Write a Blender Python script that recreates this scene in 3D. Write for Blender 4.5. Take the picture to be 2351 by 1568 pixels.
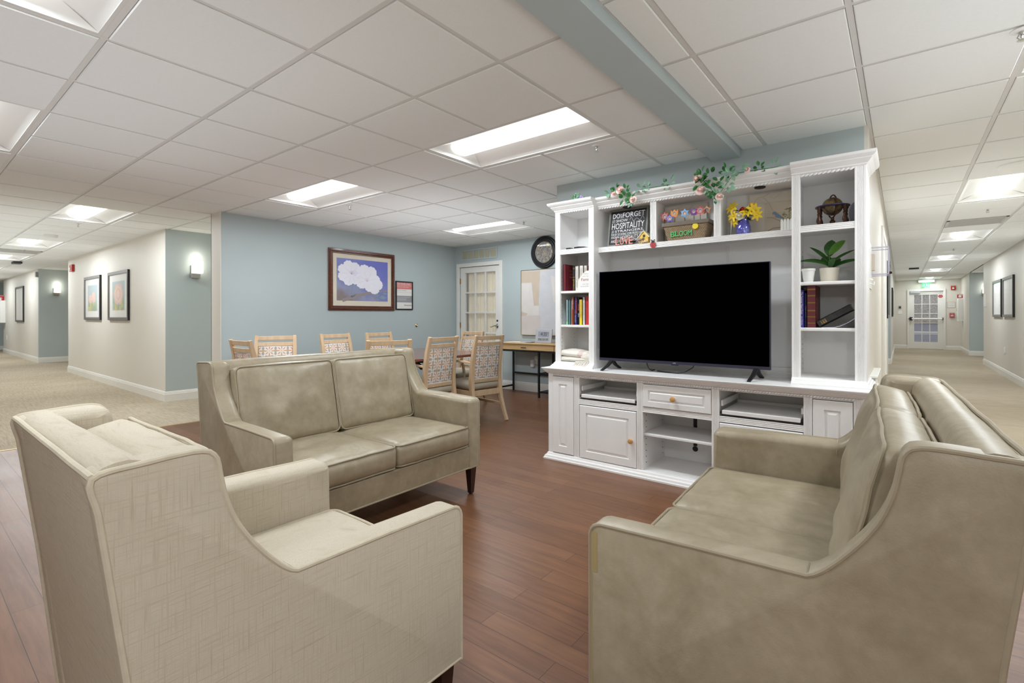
import bpy, bmesh, math, random
from mathutils import Vector, Matrix, noise
R = math.radians
PI = math.pi
rnd = random.Random(7)
sc = bpy.context.scene
for o in list(bpy.data.objects):
    bpy.data.objects.remove(o)
COL = sc.collection

# ---------------------------------------------------------------- camera, world, exposure
CAMZ = 1.1726
CEIL = 2.38
cam_d = bpy.data.cameras.new('camera')
cam_d.sensor_width = 36.0
cam_d.lens = 36.0 * 1132.93 / 2351.0
cam_d.shift_y = -(784.0 - 724.55) / 2351.0
cam_d.clip_start = 0.05
cam_d.clip_end = 200
cam = bpy.data.objects.new('camera', cam_d)
COL.objects.link(cam)
YAW = R(38.285)
ROLL = -0.0018
rt = Vector((math.cos(YAW), math.sin(YAW), 0))
fw = Vector((-math.sin(YAW), math.cos(YAW), 0))
up = Vector((0, 0, 1))
r2 = rt * math.cos(ROLL) + up * math.sin(ROLL)
u2 = -rt * math.sin(ROLL) + up * math.cos(ROLL)
mw = Matrix((r2, u2, -fw)).transposed().to_4x4()
mw.translation = Vector((0, 0, CAMZ))
cam.matrix_world = mw
sc.camera = cam

W = bpy.data.worlds.new('overcast sky')
sc.world = W
W.use_nodes = True
W.node_tree.nodes['Background'].inputs[0].default_value = (0.80, 0.86, 1.0, 1)
W.node_tree.nodes['Background'].inputs[1].default_value = 0.45

sc.view_settings.view_transform = 'Standard'
sc.view_settings.look = 'None'
sc.view_settings.gamma = 1.0
sc.view_settings.use_curve_mapping = False
sc.view_settings.exposure = 0.50
LAMP = 42.0       # luminance of the ceiling lamps
LAMPCOL = (0.88, 0.95, 1.0)
sc.cycles.max_bounces = 12
sc.cycles.diffuse_bounces = 7
sc.cycles.use_denoising = True
sc.cycles.sample_clamp_indirect = 6.0
sc.cycles.caustics_reflective = False
sc.cycles.caustics_refractive = False

def soft_area(name, x, y, z, sx, sy, lum):
    L = bpy.data.lights.new(name, 'AREA')
    L.shape = 'RECTANGLE'
    L.size, L.size_y = sx, sy
    L.energy = lum * PI * sx * sy
    L.color = LAMPCOL
    o = bpy.data.objects.new(name, L)
    o.location = (x, y, z)
    o.rotation_euler = (PI, 0, 0)      # added fill with no lamp in the room; shines up to brighten the ceiling
    COL.objects.link(o)
UP = 0.70
soft_area('added_uplight_seating', -3.3, 0.3, 1.30, 3.4, 2.6, UP * .62)
soft_area('added_uplight_dining', -4.3, 4.1, 1.30, 2.0, 2.2, UP)
soft_area('added_uplight_behind', -0.2, -2.2, 1.30, 2.6, 2.4, UP)
soft_area('added_uplight_right', 0.5, 1.6, 1.30, 1.0, 3.6, UP * 1.4)
soft_area('added_uplight_right_hall', 0.7, 12.0, 1.30, 0.7, 14.0, UP * .6)
soft_area('added_uplight_left_hall', -14.5, 1.0, 1.30, 14.0, 1.2, UP * .8)

# ---------------------------------------------------------------- materials
def srgb(c):
    f = lambda v: v / 12.92 if v <= 0.04045 else ((v + 0.055) / 1.055) ** 2.4
    return tuple(f(v / 255.0) for v in c) + (1.0,)

def new_mat(name):
    m = bpy.data.materials.new(name)
    m.use_nodes = True
    nt = m.node_tree
    return m, nt, nt.nodes['Principled BSDF']

def coords(nt, scale=(1, 1, 1), rot=(0, 0, 0), kind='Object'):
    tc = nt.nodes.new('ShaderNodeTexCoord')
    mp = nt.nodes.new('ShaderNodeMapping')
    mp.inputs['Scale'].default_value = scale
    mp.inputs['Rotation'].default_value = rot
    nt.links.new(tc.outputs[kind], mp.inputs[0])
    return mp.outputs[0]

def noise_n(nt, vec, scale, detail=3, rough=0.5, dist=0.0):
    n = nt.nodes.new('ShaderNodeTexNoise')
    n.inputs['Scale'].default_value = scale
    n.inputs['Detail'].default_value = detail
    n.inputs['Roughness'].default_value = rough
    n.inputs['Distortion'].default_value = dist
    nt.links.new(vec, n.inputs['Vector'])
    return n.outputs['Fac']

def ramp(nt, fac, stops):
    r = nt.nodes.new('ShaderNodeValToRGB')
    e = r.color_ramp.elements
    while len(e) < len(stops):
        e.new(0.5)
    for i, (p, c) in enumerate(stops):
        e[i].position = p
        e[i].color = c
    nt.links.new(fac, r.inputs[0])
    return r.outputs[0]

def mixc(nt, fac, a, b, mode='MIX'):
    m = nt.nodes.new('ShaderNodeMix')
    m.data_type = 'RGBA'
    m.blend_type = mode
    for sock, v in ((m.inputs[0], fac), (m.inputs[6], a), (m.inputs[7], b)):
        if hasattr(v, 'is_linked'):
            nt.links.new(v, sock)
        else:
            sock.default_value = v
    return m.outputs[2]

def mth(nt, op, a, b=None, c=None):
    m = nt.nodes.new('ShaderNodeMath')
    m.operation = op
    for i, v in enumerate((a, b, c)):
        if v is None:
            continue
        if hasattr(v, 'is_linked'):
            nt.links.new(v, m.inputs[i])
        else:
            m.inputs[i].default_value = v
    return m.outputs[0]

def bump(nt, bsdf, h, strength, dist=0.01):
    b = nt.nodes.new('ShaderNodeBump')
    b.inputs['Strength'].default_value = strength
    b.inputs['Distance'].default_value = dist
    nt.links.new(h, b.inputs['Height'])
    nt.links.new(b.outputs[0], bsdf.inputs['Normal'])

def plain(name, rgb, rough=0.5, metal=0.0, var=0.04, vs=8.0, bmp=0.0, bs=60.0, spec=0.5, coat=0.0):
    m, nt, b = new_mat(name)
    v = coords(nt)
    c = srgb(rgb)
    lo = tuple(x * (1 - var) for x in c[:3]) + (1,)
    hi = tuple(min(1, x * (1 + var)) for x in c[:3]) + (1,)
    f = noise_n(nt, v, vs, 3)
    nt.links.new(ramp(nt, f, [(0.3, lo), (0.7, hi)]), b.inputs['Base Color'])
    b.inputs['Roughness'].default_value = rough
    b.inputs['Metallic'].default_value = metal
    b.inputs['Specular IOR Level'].default_value = spec
    b.inputs['Coat Weight'].default_value = coat
    if bmp:
        bump(nt, b, noise_n(nt, v, bs, 2), bmp, 0.002)
    return m

def emis(name, rgb, strength, base=None):
    m, nt, b = new_mat(name)
    b.inputs['Base Color'].default_value = srgb(base or rgb)
    b.inputs['Emission Color'].default_value = srgb(rgb)
    b.inputs['Emission Strength'].default_value = strength
    v = coords(nt)
    nt.links.new(mth(nt, 'MULTIPLY_ADD', noise_n(nt, v, 3), 0.05, 0.35), b.inputs['Roughness'])
    return m

def glassy(name, rgb=(255, 255, 255), rough=0.02, alpha=0.12):
    m, nt, b = new_mat(name)
    b.inputs['Base Color'].default_value = srgb(rgb)
    b.inputs['Roughness'].default_value = rough
    b.inputs['Alpha'].default_value = alpha
    b.inputs['Specular IOR Level'].default_value = 0.8
    return m

MT = {}
MT['blue'] = plain('pale blue wall paint', (181, 192, 193), 0.55, var=0.015, vs=2, bmp=0.06, bs=180, spec=0.35)
MT['beige'] = plain('warm off-white wall paint', (220, 215, 206), 0.52, var=0.012, vs=2, bmp=0.06, bs=180, spec=0.45)
MT['tile'] = plain('ceiling tile', (234, 235, 233), 0.9, var=0.012, vs=90, bmp=0.10, bs=260, spec=0.15)
MT['tee'] = plain('white painted ceiling grid', (214, 212, 208), 0.5, var=0.01)
MT['trim'] = plain('white semi-gloss trim paint', (232, 230, 225), 0.35, var=0.012, vs=5, spec=0.5)
MT['cab'] = plain('white lacquered cabinet', (235, 234, 233), 0.32, var=0.015, vs=9, spec=0.5)
MT['cabback'] = plain('white cabinet back panel', (236, 236, 235), 0.5, var=0.012, vs=6)
MT['black'] = plain('matt black plastic', (22, 22, 24), 0.45, var=0.05)
MT['blackmetal'] = plain('black painted steel', (26, 26, 28), 0.4, var=0.05)
MT['glide'] = plain('dark plastic glide', (40, 32, 28), 0.5)
MT['darkwood'] = plain('espresso stained wood', (44, 27, 24), 0.28, var=0.15, vs=14, coat=0.3)
MT['chrome'] = plain('satin nickel', (190, 188, 184), 0.22, metal=1.0, var=0.02)
MT['brass'] = plain('brass', (190, 160, 90), 0.25, metal=1.0, var=0.03)
MT['gold'] = plain('brass strip', (214, 184, 120), 0.3, metal=1.0)
MT['white'] = plain('white plastic', (236, 236, 232), 0.4, var=0.01)
MT['paper'] = plain('white paper', (228, 226, 222), 0.8, var=0.01)
MT['grey'] = plain('grey plastic', (150, 150, 150), 0.5)
MT['ventgrey'] = plain('light grey metal', (190, 188, 184), 0.5)
MT['silver'] = plain('silver plastic', (188, 190, 196), 0.35, metal=0.3, var=0.02)
MT['lcd'] = plain('grey lcd panel', (158, 162, 172), 0.2, var=0.02)
MT['ink'] = plain('black printing ink', (30, 30, 34), 0.6)
MT['inkw'] = plain('white printing ink', (232, 230, 232), 0.6)
MT['red'] = plain('red enamel', (178, 36, 34), 0.35, var=0.04)
MT['screen'] = plain('switched off screen', (1, 1, 1), 0.6, var=0.01, spec=0.0)
MT['bezel'] = plain('dark violet grey bezel', (44, 42, 60), 0.35, var=0.03)
MT['lens'] = emis('lit lamp lens', (255, 255, 252), 1.9)
MT['refl'] = plain('white enamel reflector', (238, 238, 236), 0.35, var=0.005)
MT['shade'] = emis('lit opal glass shade', (255, 247, 228), 3.2)
MT['exit'] = emis('green exit letters', (60, 226, 130), 0.55)
MT['glass'] = glassy('clear glass')
MT['acrylic'] = glassy('clear acrylic', (236, 236, 244), 0.05, 0.07)

def wood_mat(name, c1, c2, rough, axis=(1, 12, 12), scale=3.0, coat=0.0):
    m, nt, b = new_mat(name)
    v = coords(nt, axis)
    f = noise_n(nt, v, scale, 5, 0.6, 0.6)
    nt.links.new(ramp(nt, f, [(0.3, srgb(c1)), (0.7, srgb(c2))]), b.inputs['Base Color'])
    b.inputs['Roughness'].default_value = rough
    b.inputs['Coat Weight'].default_value = coat
    bump(nt, b, f, 0.08, 0.002)
    return m
MT['beech'] = wood_mat('pale maple chair wood', (201, 171, 136), (218, 190, 156), 0.38, (9, 9, 1.2), 3)
MT['oak'] = wood_mat('light oak desk wood', (196, 158, 108), (215, 180, 130), 0.42, (1.2, 12, 12), 3)
MT['mahog'] = wood_mat('reddish mahogany table top', (104, 54, 42), (128, 72, 56), 0.2, (12, 1.2, 12), 3, 0.4)
MT['frame'] = wood_mat('red brown picture frame wood', (72, 34, 20), (118, 66, 42), 0.28, (6, 6, 6), 9, 0.3)
MT['knob'] = wood_mat('honey pine knob', (190, 138, 78), (208, 160, 98), 0.3, (6, 6, 6), 6)
MT['bronze'] = plain('antique bronze', (70, 44, 30), 0.32, metal=0.5, var=0.3, vs=22)

# wood plank floor: boards along X
m, nt, b = new_mat('brown wood plank floor')
v = coords(nt)
br = nt.nodes.new('ShaderNodeTexBrick')
nt.links.new(v, br.inputs['Vector'])
br.inputs['Scale'].default_value = 1.0
br.inputs['Brick Width'].default_value = 0.92
br.inputs['Row Height'].default_value = 0.1
br.inputs['Mortar Size'].default_value = 0.0011
br.inputs['Mortar Smooth'].default_value = 0.2
br.inputs['Bias'].default_value = 0.0
br.offset = 0.37
br.offset_frequency = 2
br.inputs['Color1'].default_value = (0.0, 0.0, 0.0, 1)
br.inputs['Color2'].default_value = (1.0, 1.0, 1.0, 1)
br.inputs['Mortar'].default_value = (0.5, 0.5, 0.5, 1)
v2 = coords(nt, (1.3, 16, 1))
g = noise_n(nt, v2, 2.6, 6, 0.6, 0.4)
wood = ramp(nt, g, [(0.25, srgb((92, 58, 38))), (0.5, srgb((112, 74, 50))), (0.8, srgb((130, 90, 62)))])
tone = mixc(nt, 0.28, wood, mixc(nt, br.outputs['Color'], srgb((88, 56, 36)), srgb((134, 94, 66))))
fin = mixc(nt, br.outputs['Fac'], tone, srgb((52, 32, 24)))
nt.links.new(fin, b.inputs['Base Color'])
rg = mth(nt, 'MULTIPLY_ADD', noise_n(nt, coords(nt), 2.5, 4), 0.12, 0.30)
nt.links.new(rg, b.inputs['Roughness'])
b.inputs['Specular IOR Level'].default_value = 0.30
b.inputs['Coat Weight'].default_value = 0.04
b.inputs['Coat Roughness'].default_value = 0.30
bump(nt, b, mth(nt, 'MULTIPLY_ADD', br.outputs['Fac'], -1.0, mth(nt, 'MULTIPLY', g, 0.12)), 0.25, 0.0015)
MT['floor'] = m

# carpet
m, nt, b = new_mat('beige streaky loop carpet')
f1 = noise_n(nt, coords(nt, (3, 40, 1)), 1.6, 5, 0.7)
f2 = noise_n(nt, coords(nt, (120, 120, 120)), 1.6, 2)
f3 = noise_n(nt, coords(nt), 1.2, 3)
s = mth(nt, 'ADD', mth(nt, 'MULTIPLY', f1, 0.6), mth(nt, 'MULTIPLY', f2, 0.4))
s = mth(nt, 'ADD', mth(nt, 'MULTIPLY', s, 0.85), mth(nt, 'MULTIPLY', f3, 0.15))
nt.links.new(ramp(nt, s, [(0.32, srgb((142, 128, 108))), (0.5, srgb((174, 161, 141))), (0.68, srgb((198, 186, 168)))]), b.inputs['Base Color'])
b.inputs['Roughness'].default_value = 0.95
b.inputs['Specular IOR Level'].default_value = 0.1
bump(nt, b, f2, 0.5, 0.004)
MT['carpet'] = m

# leather
def leather(name, c1, c2, c3):
    m, nt, b = new_mat(name)
    v = coords(nt)
    f = noise_n(nt, v, 5.0, 6, 0.62, 0.6)
    f2 = noise_n(nt, v, 26.0, 4, 0.6)
    s = mth(nt, 'ADD', mth(nt, 'MULTIPLY', f, 0.7), mth(nt, 'MULTIPLY', f2, 0.3))
    nt.links.new(ramp(nt, s, [(0.34, srgb(c1)), (0.5, srgb(c2)), (0.66, srgb(c3))]), b.inputs['Base Color'])
    b.inputs['Roughness'].default_value = 0.40
    b.inputs['Specular IOR Level'].default_value = 0.5
    gr = noise_n(nt, coords(nt, (1, 1, 1)), 260.0, 2)
    wr = noise_n(nt, coords(nt, (1.0, 1.0, 0.45)), 9.0, 3, 0.5, 1.2)
    bump(nt, b, mth(nt, 'ADD', mth(nt, 'MULTIPLY', gr, 0.10), wr), 0.36, 0.007)
    return m
MT['leather'] = leather('taupe faux leather', (141, 129, 106), (155, 143, 120), (168, 156, 134))
MT['pipe'] = plain('taupe faux leather piping', (156, 144, 122), 0.42, var=0.05, vs=20)

# crosshatched upholstery fabric
m, nt, b = new_mat('oatmeal crosshatch fabric')
h1 = noise_n(nt, coords(nt, (1.0, 1.0, 0.03)), 330, 3, 0.6)
h2 = noise_n(nt, coords(nt, (0.03, 0.03, 1.0)), 330, 3, 0.6)
k = mth(nt, 'MINIMUM', h1, h2)
f = noise_n(nt, coords(nt), 5, 3)
colr = ramp(nt, k, [(0.28, srgb((178, 166, 147))), (0.44, srgb((194, 184, 166))), (0.58, srgb((199, 190, 173)))])
nt.links.new(mixc(nt, mth(nt, 'MULTIPLY', f, 0.25), colr, srgb((186, 174, 154))), b.inputs['Base Color'])
b.inputs['Roughness'].default_value = 0.85
b.inputs['Specular IOR Level'].default_value = 0.2
bump(nt, b, mth(nt, 'ADD', k, mth(nt, 'MULTIPLY', noise_n(nt, coords(nt), 7, 2), 0.8)), 0.25, 0.003)
MT['fabric'] = m
MT['fpipe'] = plain('oatmeal fabric piping', (198, 188, 168), 0.8, var=0.05, vs=40, spec=0.2)
MT['seatcloth'] = plain('beige seat vinyl', (176, 166, 148), 0.5, var=0.04, vs=12)

# flower patterned pad fabric (petals by polar maths on the pad's own X/Z)
m, nt, b = new_mat('flower patterned chair fabric')
tc = nt.nodes.new('ShaderNodeTexCoord')
sp = nt.nodes.new('ShaderNodeSeparateXYZ')
nt.links.new(tc.outputs['Object'], sp.inputs[0])
S = 1 / 0.122
def cellpolar(ox, oz):
    x = mth(nt, 'SUBTRACT', mth(nt, 'FRACT', mth(nt, 'MULTIPLY_ADD', sp.outputs[0], S, ox + 20.0)), 0.5)
    z = mth(nt, 'SUBTRACT', mth(nt, 'FRACT', mth(nt, 'MULTIPLY_ADD', sp.outputs[2], S, oz + 20.0)), 0.5)
    r = mth(nt, 'SQRT', mth(nt, 'ADD', mth(nt, 'MULTIPLY', x, x), mth(nt, 'MULTIPLY', z, z)))
    return x, z, r, mth(nt, 'ARCTAN2', z, x)
def petals(x, z, r, a, n, rad, width, r0):
    lobe = mth(nt, 'ABSOLUTE', mth(nt, 'SINE', mth(nt, 'MULTIPLY', a, n / 2.0)))       # 0 at the petal axis
    t = mth(nt, 'DIVIDE', mth(nt, 'SUBTRACT', r, r0), rad - r0)
    prof = mth(nt, 'MULTIPLY', mth(nt, 'MULTIPLY', t, mth(nt, 'SUBTRACT', 1.0, t)), width * 4)
    inside = mth(nt, 'LESS_THAN', lobe, prof)
    ring = mth(nt, 'MULTIPLY', mth(nt, 'GREATER_THAN', r, r0), mth(nt, 'LESS_THAN', r, rad))
    return mth(nt, 'MULTIPLY', inside, ring)
A = cellpolar(0.0, 0.0)
Bc = cellpolar(0.5, 0.5)
C1 = cellpolar(0.5, 0.0)
C2 = cellpolar(0.0, 0.5)
orange = petals(*A, 8, 0.44, 0.62, 0.07)
greyp = petals(*Bc, 4, 0.42, 0.72, 0.08)
goldd = mth(nt, 'LESS_THAN', A[2], 0.045)
goldb = mth(nt, 'LESS_THAN', mth(nt, 'MAXIMUM', mth(nt, 'ABSOLUTE', Bc[0]), mth(nt, 'ABSOLUTE', Bc[1])), 0.05)
ov = mth(nt, 'LESS_THAN', mth(nt, 'MINIMUM', C1[2], C2[2]), 0.125)
gold = mth(nt, 'MAXIMUM', mth(nt, 'MAXIMUM', goldd, goldb), ov)
c = mixc(nt, greyp, srgb((226, 220, 212)), srgb((166, 163, 162)))
c = mixc(nt, gold, c, srgb((196, 168, 128)))
c = mixc(nt, orange, c, srgb((204, 148, 116)))
nt.links.new(c, b.inputs['Base Color'])
b.inputs['Roughness'].default_value = 0.6
MT['flower'] = m

# outdoor leaf litter and pavement
m, nt, b = new_mat('leaf litter bank')
vo = nt.nodes.new('ShaderNodeTexVoronoi')
vo.inputs['Scale'].default_value = 26
nt.links.new(coords(nt), vo.inputs['Vector'])
nt.links.new(ramp(nt, mth(nt, 'FRACT', mth(nt, 'MULTIPLY', vo.outputs['Color'], 3.0)), [(0.0, srgb((70, 60, 62))), (0.4, srgb((150, 128, 112))), (0.7, srgb((186, 170, 160))), (1.0, srgb((120, 120, 84)))]), b.inputs['Base Color'])
b.inputs['Roughness'].default_value = 0.9
MT['leaves'] = m
MT['asphalt'] = plain('grey pavement', (120, 120, 132), 0.8, var=0.15, vs=3)
MT['bark'] = plain('grey tree bark', (96, 96, 112), 0.9, var=0.25, vs=9)
MT['curtain'] = plain('cream curtain', (236, 226, 200), 0.8, var=0.03, vs=4)

def colm(name, rgb, rough=0.6, **k):
    key = 'c_' + name
    if key not in MT:
        MT[key] = plain(name, rgb, rough, **k)
    return MT[key]

# ---------------------------------------------------------------- geometry helpers
TM = {}
class M:
    def __init__(s):
        s.bm = bmesh.new()
        s.mi = 0
    def n(s):
        return len(s.bm.verts)
    def xf(s, k, mat):
        vs = s.bm.verts[:][k:]
        for v in vs:
            v.co = mat @ v.co
        return s
    def face(s, pts):
        vs = [s.bm.verts.new(p) for p in pts]
        f = s.bm.faces.new(vs)
        f.material_index = s.mi
        return f
    def rings(s, rings, cap0=True, cap1=True, closed=False, wrap=True):
        R_ = [[s.bm.verts.new(p) for p in r] for r in rings]
        n = len(R_[0])
        pairs = list(zip(R_[:-1], R_[1:]))
        if closed:
            pairs.append((R_[-1], R_[0]))
        for a, b in pairs:
            for i in range(n if wrap else n - 1):
                j = (i + 1) % n
                f = s.bm.faces.new((a[i], a[j], b[j], b[i]))
                f.material_index = s.mi
        if not closed and wrap:
            if cap0:
                s.bm.faces.new(R_[0][::-1]).material_index = s.mi
            if cap1:
                s.bm.faces.new(R_[-1]).material_index = s.mi
        return s
    def box(s, x0, x1, y0, y1, z0, z1):
        return s.rings([[(x0, y0, z), (x1, y0, z), (x1, y1, z), (x0, y1, z)] for z in (z0, z1)])
    def prism(s, pts, ax, a, b):
        f = {'x': lambda p, t: (t, p[0], p[1]), 'y': lambda p, t: (p[0], t, p[1]), 'z': lambda p, t: (p[0], p[1], t)}[ax]
        return s.rings([[f(p, t) for p in pts] for t in (a, b)])
    def tube(s, path, r, n=8, closed=False, caps=True):
        P = [Vector(p) for p in path]
        rr = r if isinstance(r, (list, tuple)) else [r] * len(P)
        out = []
        prev = None
        N = len(P)
        for i in range(N):
            if closed:
                t = P[(i + 1) % N] - P[i - 1]
            else:
                t = P[min(i + 1, N - 1)] - P[max(i - 1, 0)]
            if t.length < 1e-9:
                t = Vector((0, 0, 1))
            t.normalize()
            if prev is None:
                a = t.orthogonal().normalized()
            else:
                a = prev - t * prev.dot(t)
                if a.length < 1e-6:
                    a = t.orthogonal()
                a.normalize()
            prev = a
            b_ = t.cross(a)
            out.append([P[i] + (a * math.cos(2 * PI * k / n) + b_ * math.sin(2 * PI * k / n)) * rr[i] for k in range(n)])
        return s.rings(out, caps, caps, closed)
    def strip(s, path, w, h, upv=(0, 0, 1)):
        """rectangular bar along a path; w across, h along upv-ish; w,h may be lists"""
        P = [Vector(p) for p in path]
        U = Vector(upv)
        out = []
        N = len(P)
        for i in range(N):
            t = (P[min(i + 1, N - 1)] - P[max(i - 1, 0)]).normalized()
            a = t.cross(U)
            a.normalize()
            b_ = a.cross(t).normalized()
            ww = (w[i] if isinstance(w, (list, tuple)) else w) / 2
            hh = (h[i] if isinstance(h, (list, tuple)) else h) / 2
            out.append([P[i] - a * ww - b_ * hh, P[i] + a * ww - b_ * hh, P[i] + a * ww + b_ * hh, P[i] - a * ww + b_ * hh])
        return s.rings(out)
    def lathe(s, prof, c=(0, 0, 0), n=24, ax='z', sx=1.0, sy=1.0, caps=True):
        out = []
        for r, h in prof:
            ring = []
            for k in range(n):
                a = 2 * PI * k / n
                p = (r * math.cos(a) * sx, r * math.sin(a) * sy, h)
                if ax == 'y':
                    p = (p[0], p[2], -p[1])
                elif ax == 'x':
                    p = (p[2], p[0], p[1])
                ring.append((p[0] + c[0], p[1] + c[1], p[2] + c[2]))
            out.append(ring)
        return s.rings(out, caps, caps)
    def ball(s, c, r, n=12, m=8, sc_=(1, 1, 1)):
        prof = [(max(1e-4, r * math.sin(PI * i / m)), -r * math.cos(PI * i / m)) for i in range(m + 1)]
        k = s.n()
        s.lathe(prof, (0, 0, 0), n)
        return s.xf(k, Matrix.Translation(c) @ Matrix.Diagonal((*sc_, 1)))
    def poly(s, pts, depth=None, ax='y', at=0.0):
        """flat plate: outline pts in 2D, thickness depth starting at 'at'"""
        return s.prism(pts, ax, at, at + (depth or 0.001))
    def text(s, body, x0, x1, z0, z1, y, depth=0.001, keep=False, res=2, rot=0, bold=0.0):
        """lettering in the XZ plane facing -Y, fitted into the box"""
        cu = bpy.data.curves.new('t', 'FONT')
        cu.body = body
        cu.resolution_u = res
        cu.extrude = 0.0
        cu.offset = bold
        ob = bpy.data.objects.new('t', cu)
        COL.objects.link(ob)
        bpy.context.view_layer.update()
        dg = bpy.context.evaluated_depsgraph_get()
        me = bpy.data.meshes.new_from_object(ob.evaluated_get(dg))
        bpy.data.objects.remove(ob)
        bpy.data.curves.remove(cu)
        vs = [v.co.copy() for v in me.vertices]
        if rot:
            Rm = Matrix.Rotation(rot, 3, 'Z')
            vs = [Rm @ v for v in vs]
        mx0, mx1 = min(v.x for v in vs), max(v.x for v in vs)
        my0, my1 = min(v.y for v in vs), max(v.y for v in vs)
        sx = (x1 - x0) / (mx1 - mx0)
        sz = (z1 - z0) / (my1 - my0)
        if keep:
            sx = sz = min(sx, sz)
        nv = [s.bm.verts.new((x0 + (v.x - mx0) * sx, y - depth, z0 + (v.y - my0) * sz)) for v in vs]
        faces = []
        for p in me.polygons:
            try:
                f = s.bm.faces.new([nv[i] for i in p.vertices])
                f.material_index = s.mi
                faces.append(f)
            except ValueError:
                pass
        bpy.data.meshes.remove(me)
        if depth > 0.0025:
            r = bmesh.ops.extrude_face_region(s.bm, geom=faces)
            for e in r['geom']:
                if isinstance(e, bmesh.types.BMVert):
                    e.co.y += depth
        return s
    def build(s, name, mats, parent=None, smooth=False, ang=35, bevel=0.0, seg=2, world=True, origin=None, recalc=True, base='bottom'):
        if not isinstance(mats, (list, tuple)):
            mats = [mats]
        if recalc:
            bmesh.ops.recalc_face_normals(s.bm, faces=s.bm.faces[:])
        me = bpy.data.meshes.new(name)
        s.bm.to_mesh(me)
        s.bm.free()
        for m_ in mats:
            me.materials.append(MT[m_] if isinstance(m_, str) else m_)
        ob = bpy.data.objects.new(name, me)
        COL.objects.link(ob)
        if parent is not None:
            ob.parent = parent
            if world:
                me.transform(TM[parent.name].inverted())
        elif origin is not False:
            if origin is None:
                cs = [v.co for v in me.vertices]
                lo = Vector((min(c.x for c in cs), min(c.y for c in cs), min(c.z for c in cs)))
                hi = Vector((max(c.x for c in cs), max(c.y for c in cs), max(c.z for c in cs)))
                origin = Vector(((lo.x + hi.x) / 2, (lo.y + hi.y) / 2, lo.z))
            me.transform(Matrix.Translation(-Vector(origin)))
            ob.location = origin
            TM[ob.name] = Matrix.Translation(Vector(origin))
        if smooth:
            for p in me.polygons:
                p.use_smooth = True
            me.set_sharp_from_angle(angle=R(ang))
        if bevel:
            b_ = ob.modifiers.new('bevel', 'BEVEL')
            b_.width = bevel
            b_.segments = seg
            b_.limit_method = 'ANGLE'
            b_.angle_limit = R(40)
            if not smooth:
                for p in me.polygons:
                    p.use_smooth = True
                b_.harden_normals = True
                me.set_sharp_from_angle(angle=R(30))
        if parent is not None:
            TM[ob.name] = TM[parent.name]
        elif ob.name not in TM:
            TM[ob.name] = Matrix.Identity(4)
        return ob

def thing(name, label, cat, loc=(0, 0, 0), rotz=0.0, group=None):
    o = bpy.data.objects.new(name, None)
    COL.objects.link(o)
    o.location = loc
    o.rotation_euler = (0, 0, rotz)
    o.empty_display_size = 0.1
    o['label'] = label
    o['category'] = cat
    if group:
        o['group'] = group
    TM[o.name] = Matrix.Translation(Vector(loc)) @ Matrix.Rotation(rotz, 4, 'Z')
    return o

def tag(o, label, cat, group=None):
    o['label'] = label
    o['category'] = cat
    if group:
        o['group'] = group
    return o

def struct(o):
    o['kind'] = 'structure'
    return o

def dup(root, label, loc=None, rotz=None, group=None, delta=None):
    def cp(o, par):
        c = o.copy()
        COL.objects.link(c)
        c.parent = par
        for ch in o.children:
            cp(ch, c)
        return c
    r = cp(root, None)
    if delta is not None:
        r.location = Vector(root.location) + Vector(delta)
    if loc is not None:
        r.location = loc
    if rotz is not None:
        r.rotation_euler = (0, 0, rotz)
    r['label'] = label
    if group:
        r['group'] = group
    return r

def rrect(w, h, r, n=4):
    pts = []
    for cx, cy, a0 in ((w / 2 - r, h / 2 - r, 0), (-w / 2 + r, h / 2 - r, 90), (-w / 2 + r, -h / 2 + r, 180), (w / 2 - r, -h / 2 + r, 270)):
        for k in range(n + 1):
            a = R(a0 + 90 * k / n)
            pts.append((cx + r * math.cos(a), cy + r * math.sin(a)))
    return pts

def frames(m, x0, x1, z0, z1, w, y0, y1):
    """rectangular picture frame ring facing -Y (y0 front)"""
    m.box(x0, x1, y0, y1, z0, z0 + w)
    m.box(x0, x1, y0, y1, z1 - w, z1)
    m.box(x0, x0 + w, y0, y1, z0 + w, z1 - w)
    m.box(x1 - w, x1, y0, y1, z0 + w, z1 - w)
    return m
# ================================================================ THE SETTING
YH = -4.4          # wall behind the camera
XR = 1.54
def fl(name, mt, *rects):
    m = M()
    for x0, x1, y0, y1 in rects:
        m.box(x0, x1, y0, y1, -0.06, 0.0)
    return struct(m.build(name, mt, origin=False))
fl('floor', 'floor', (-6.155, XR, YH, 3.822), (-6.155, -2.5, 3.822, 6.17))
fl('floor_carpet', 'carpet', (-26, -6.155, -1.0, 6.2), (-2.5, 3.4, 3.822, 22.1))

def wall(name, mt, x0, x1, y0, y1, z0=0.0, z1=CEIL + 0.12):
    return struct(M().box(x0, x1, y0, y1, z0, z1).build(name, mt, origin=False))
wall('wall_flower', 'blue', -6.385, -6.15, 2.381, 6.29)
wall('wall_column_end', 'beige', -6.395, -6.135, 2.372, 2.381)
wall('wall_column_left', 'beige', -6.395, -6.385, 2.372, 6.29)
m = M()
for x0, x1, z0, z1 in ((-6.15, -6.03, 0, 2.5), (-5.11, -2.3, 0, 2.5), (-6.03, -5.11, 2.02, 2.5)):
    m.box(x0, x1, 6.17, 6.29, z0, z1)
struct(m.build('wall_door', 'blue', origin=False))
wall('wall_cabinet', 'blue', -2.505, -0.185, 3.85, 3.95)
wall('wall_cabinet_left', 'blue', -2.505, -2.405, 3.95, 6.17)
wall('wall_hall_left', 'beige', -0.185, -0.165, 3.85, 9.72)
wall('wall_hall_left_back', 'beige', -0.40, -0.185, 3.95, 9.72)
wall('wall_alcove_near', 'blue', -1.8, -0.40, 9.62, 9.72)
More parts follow.
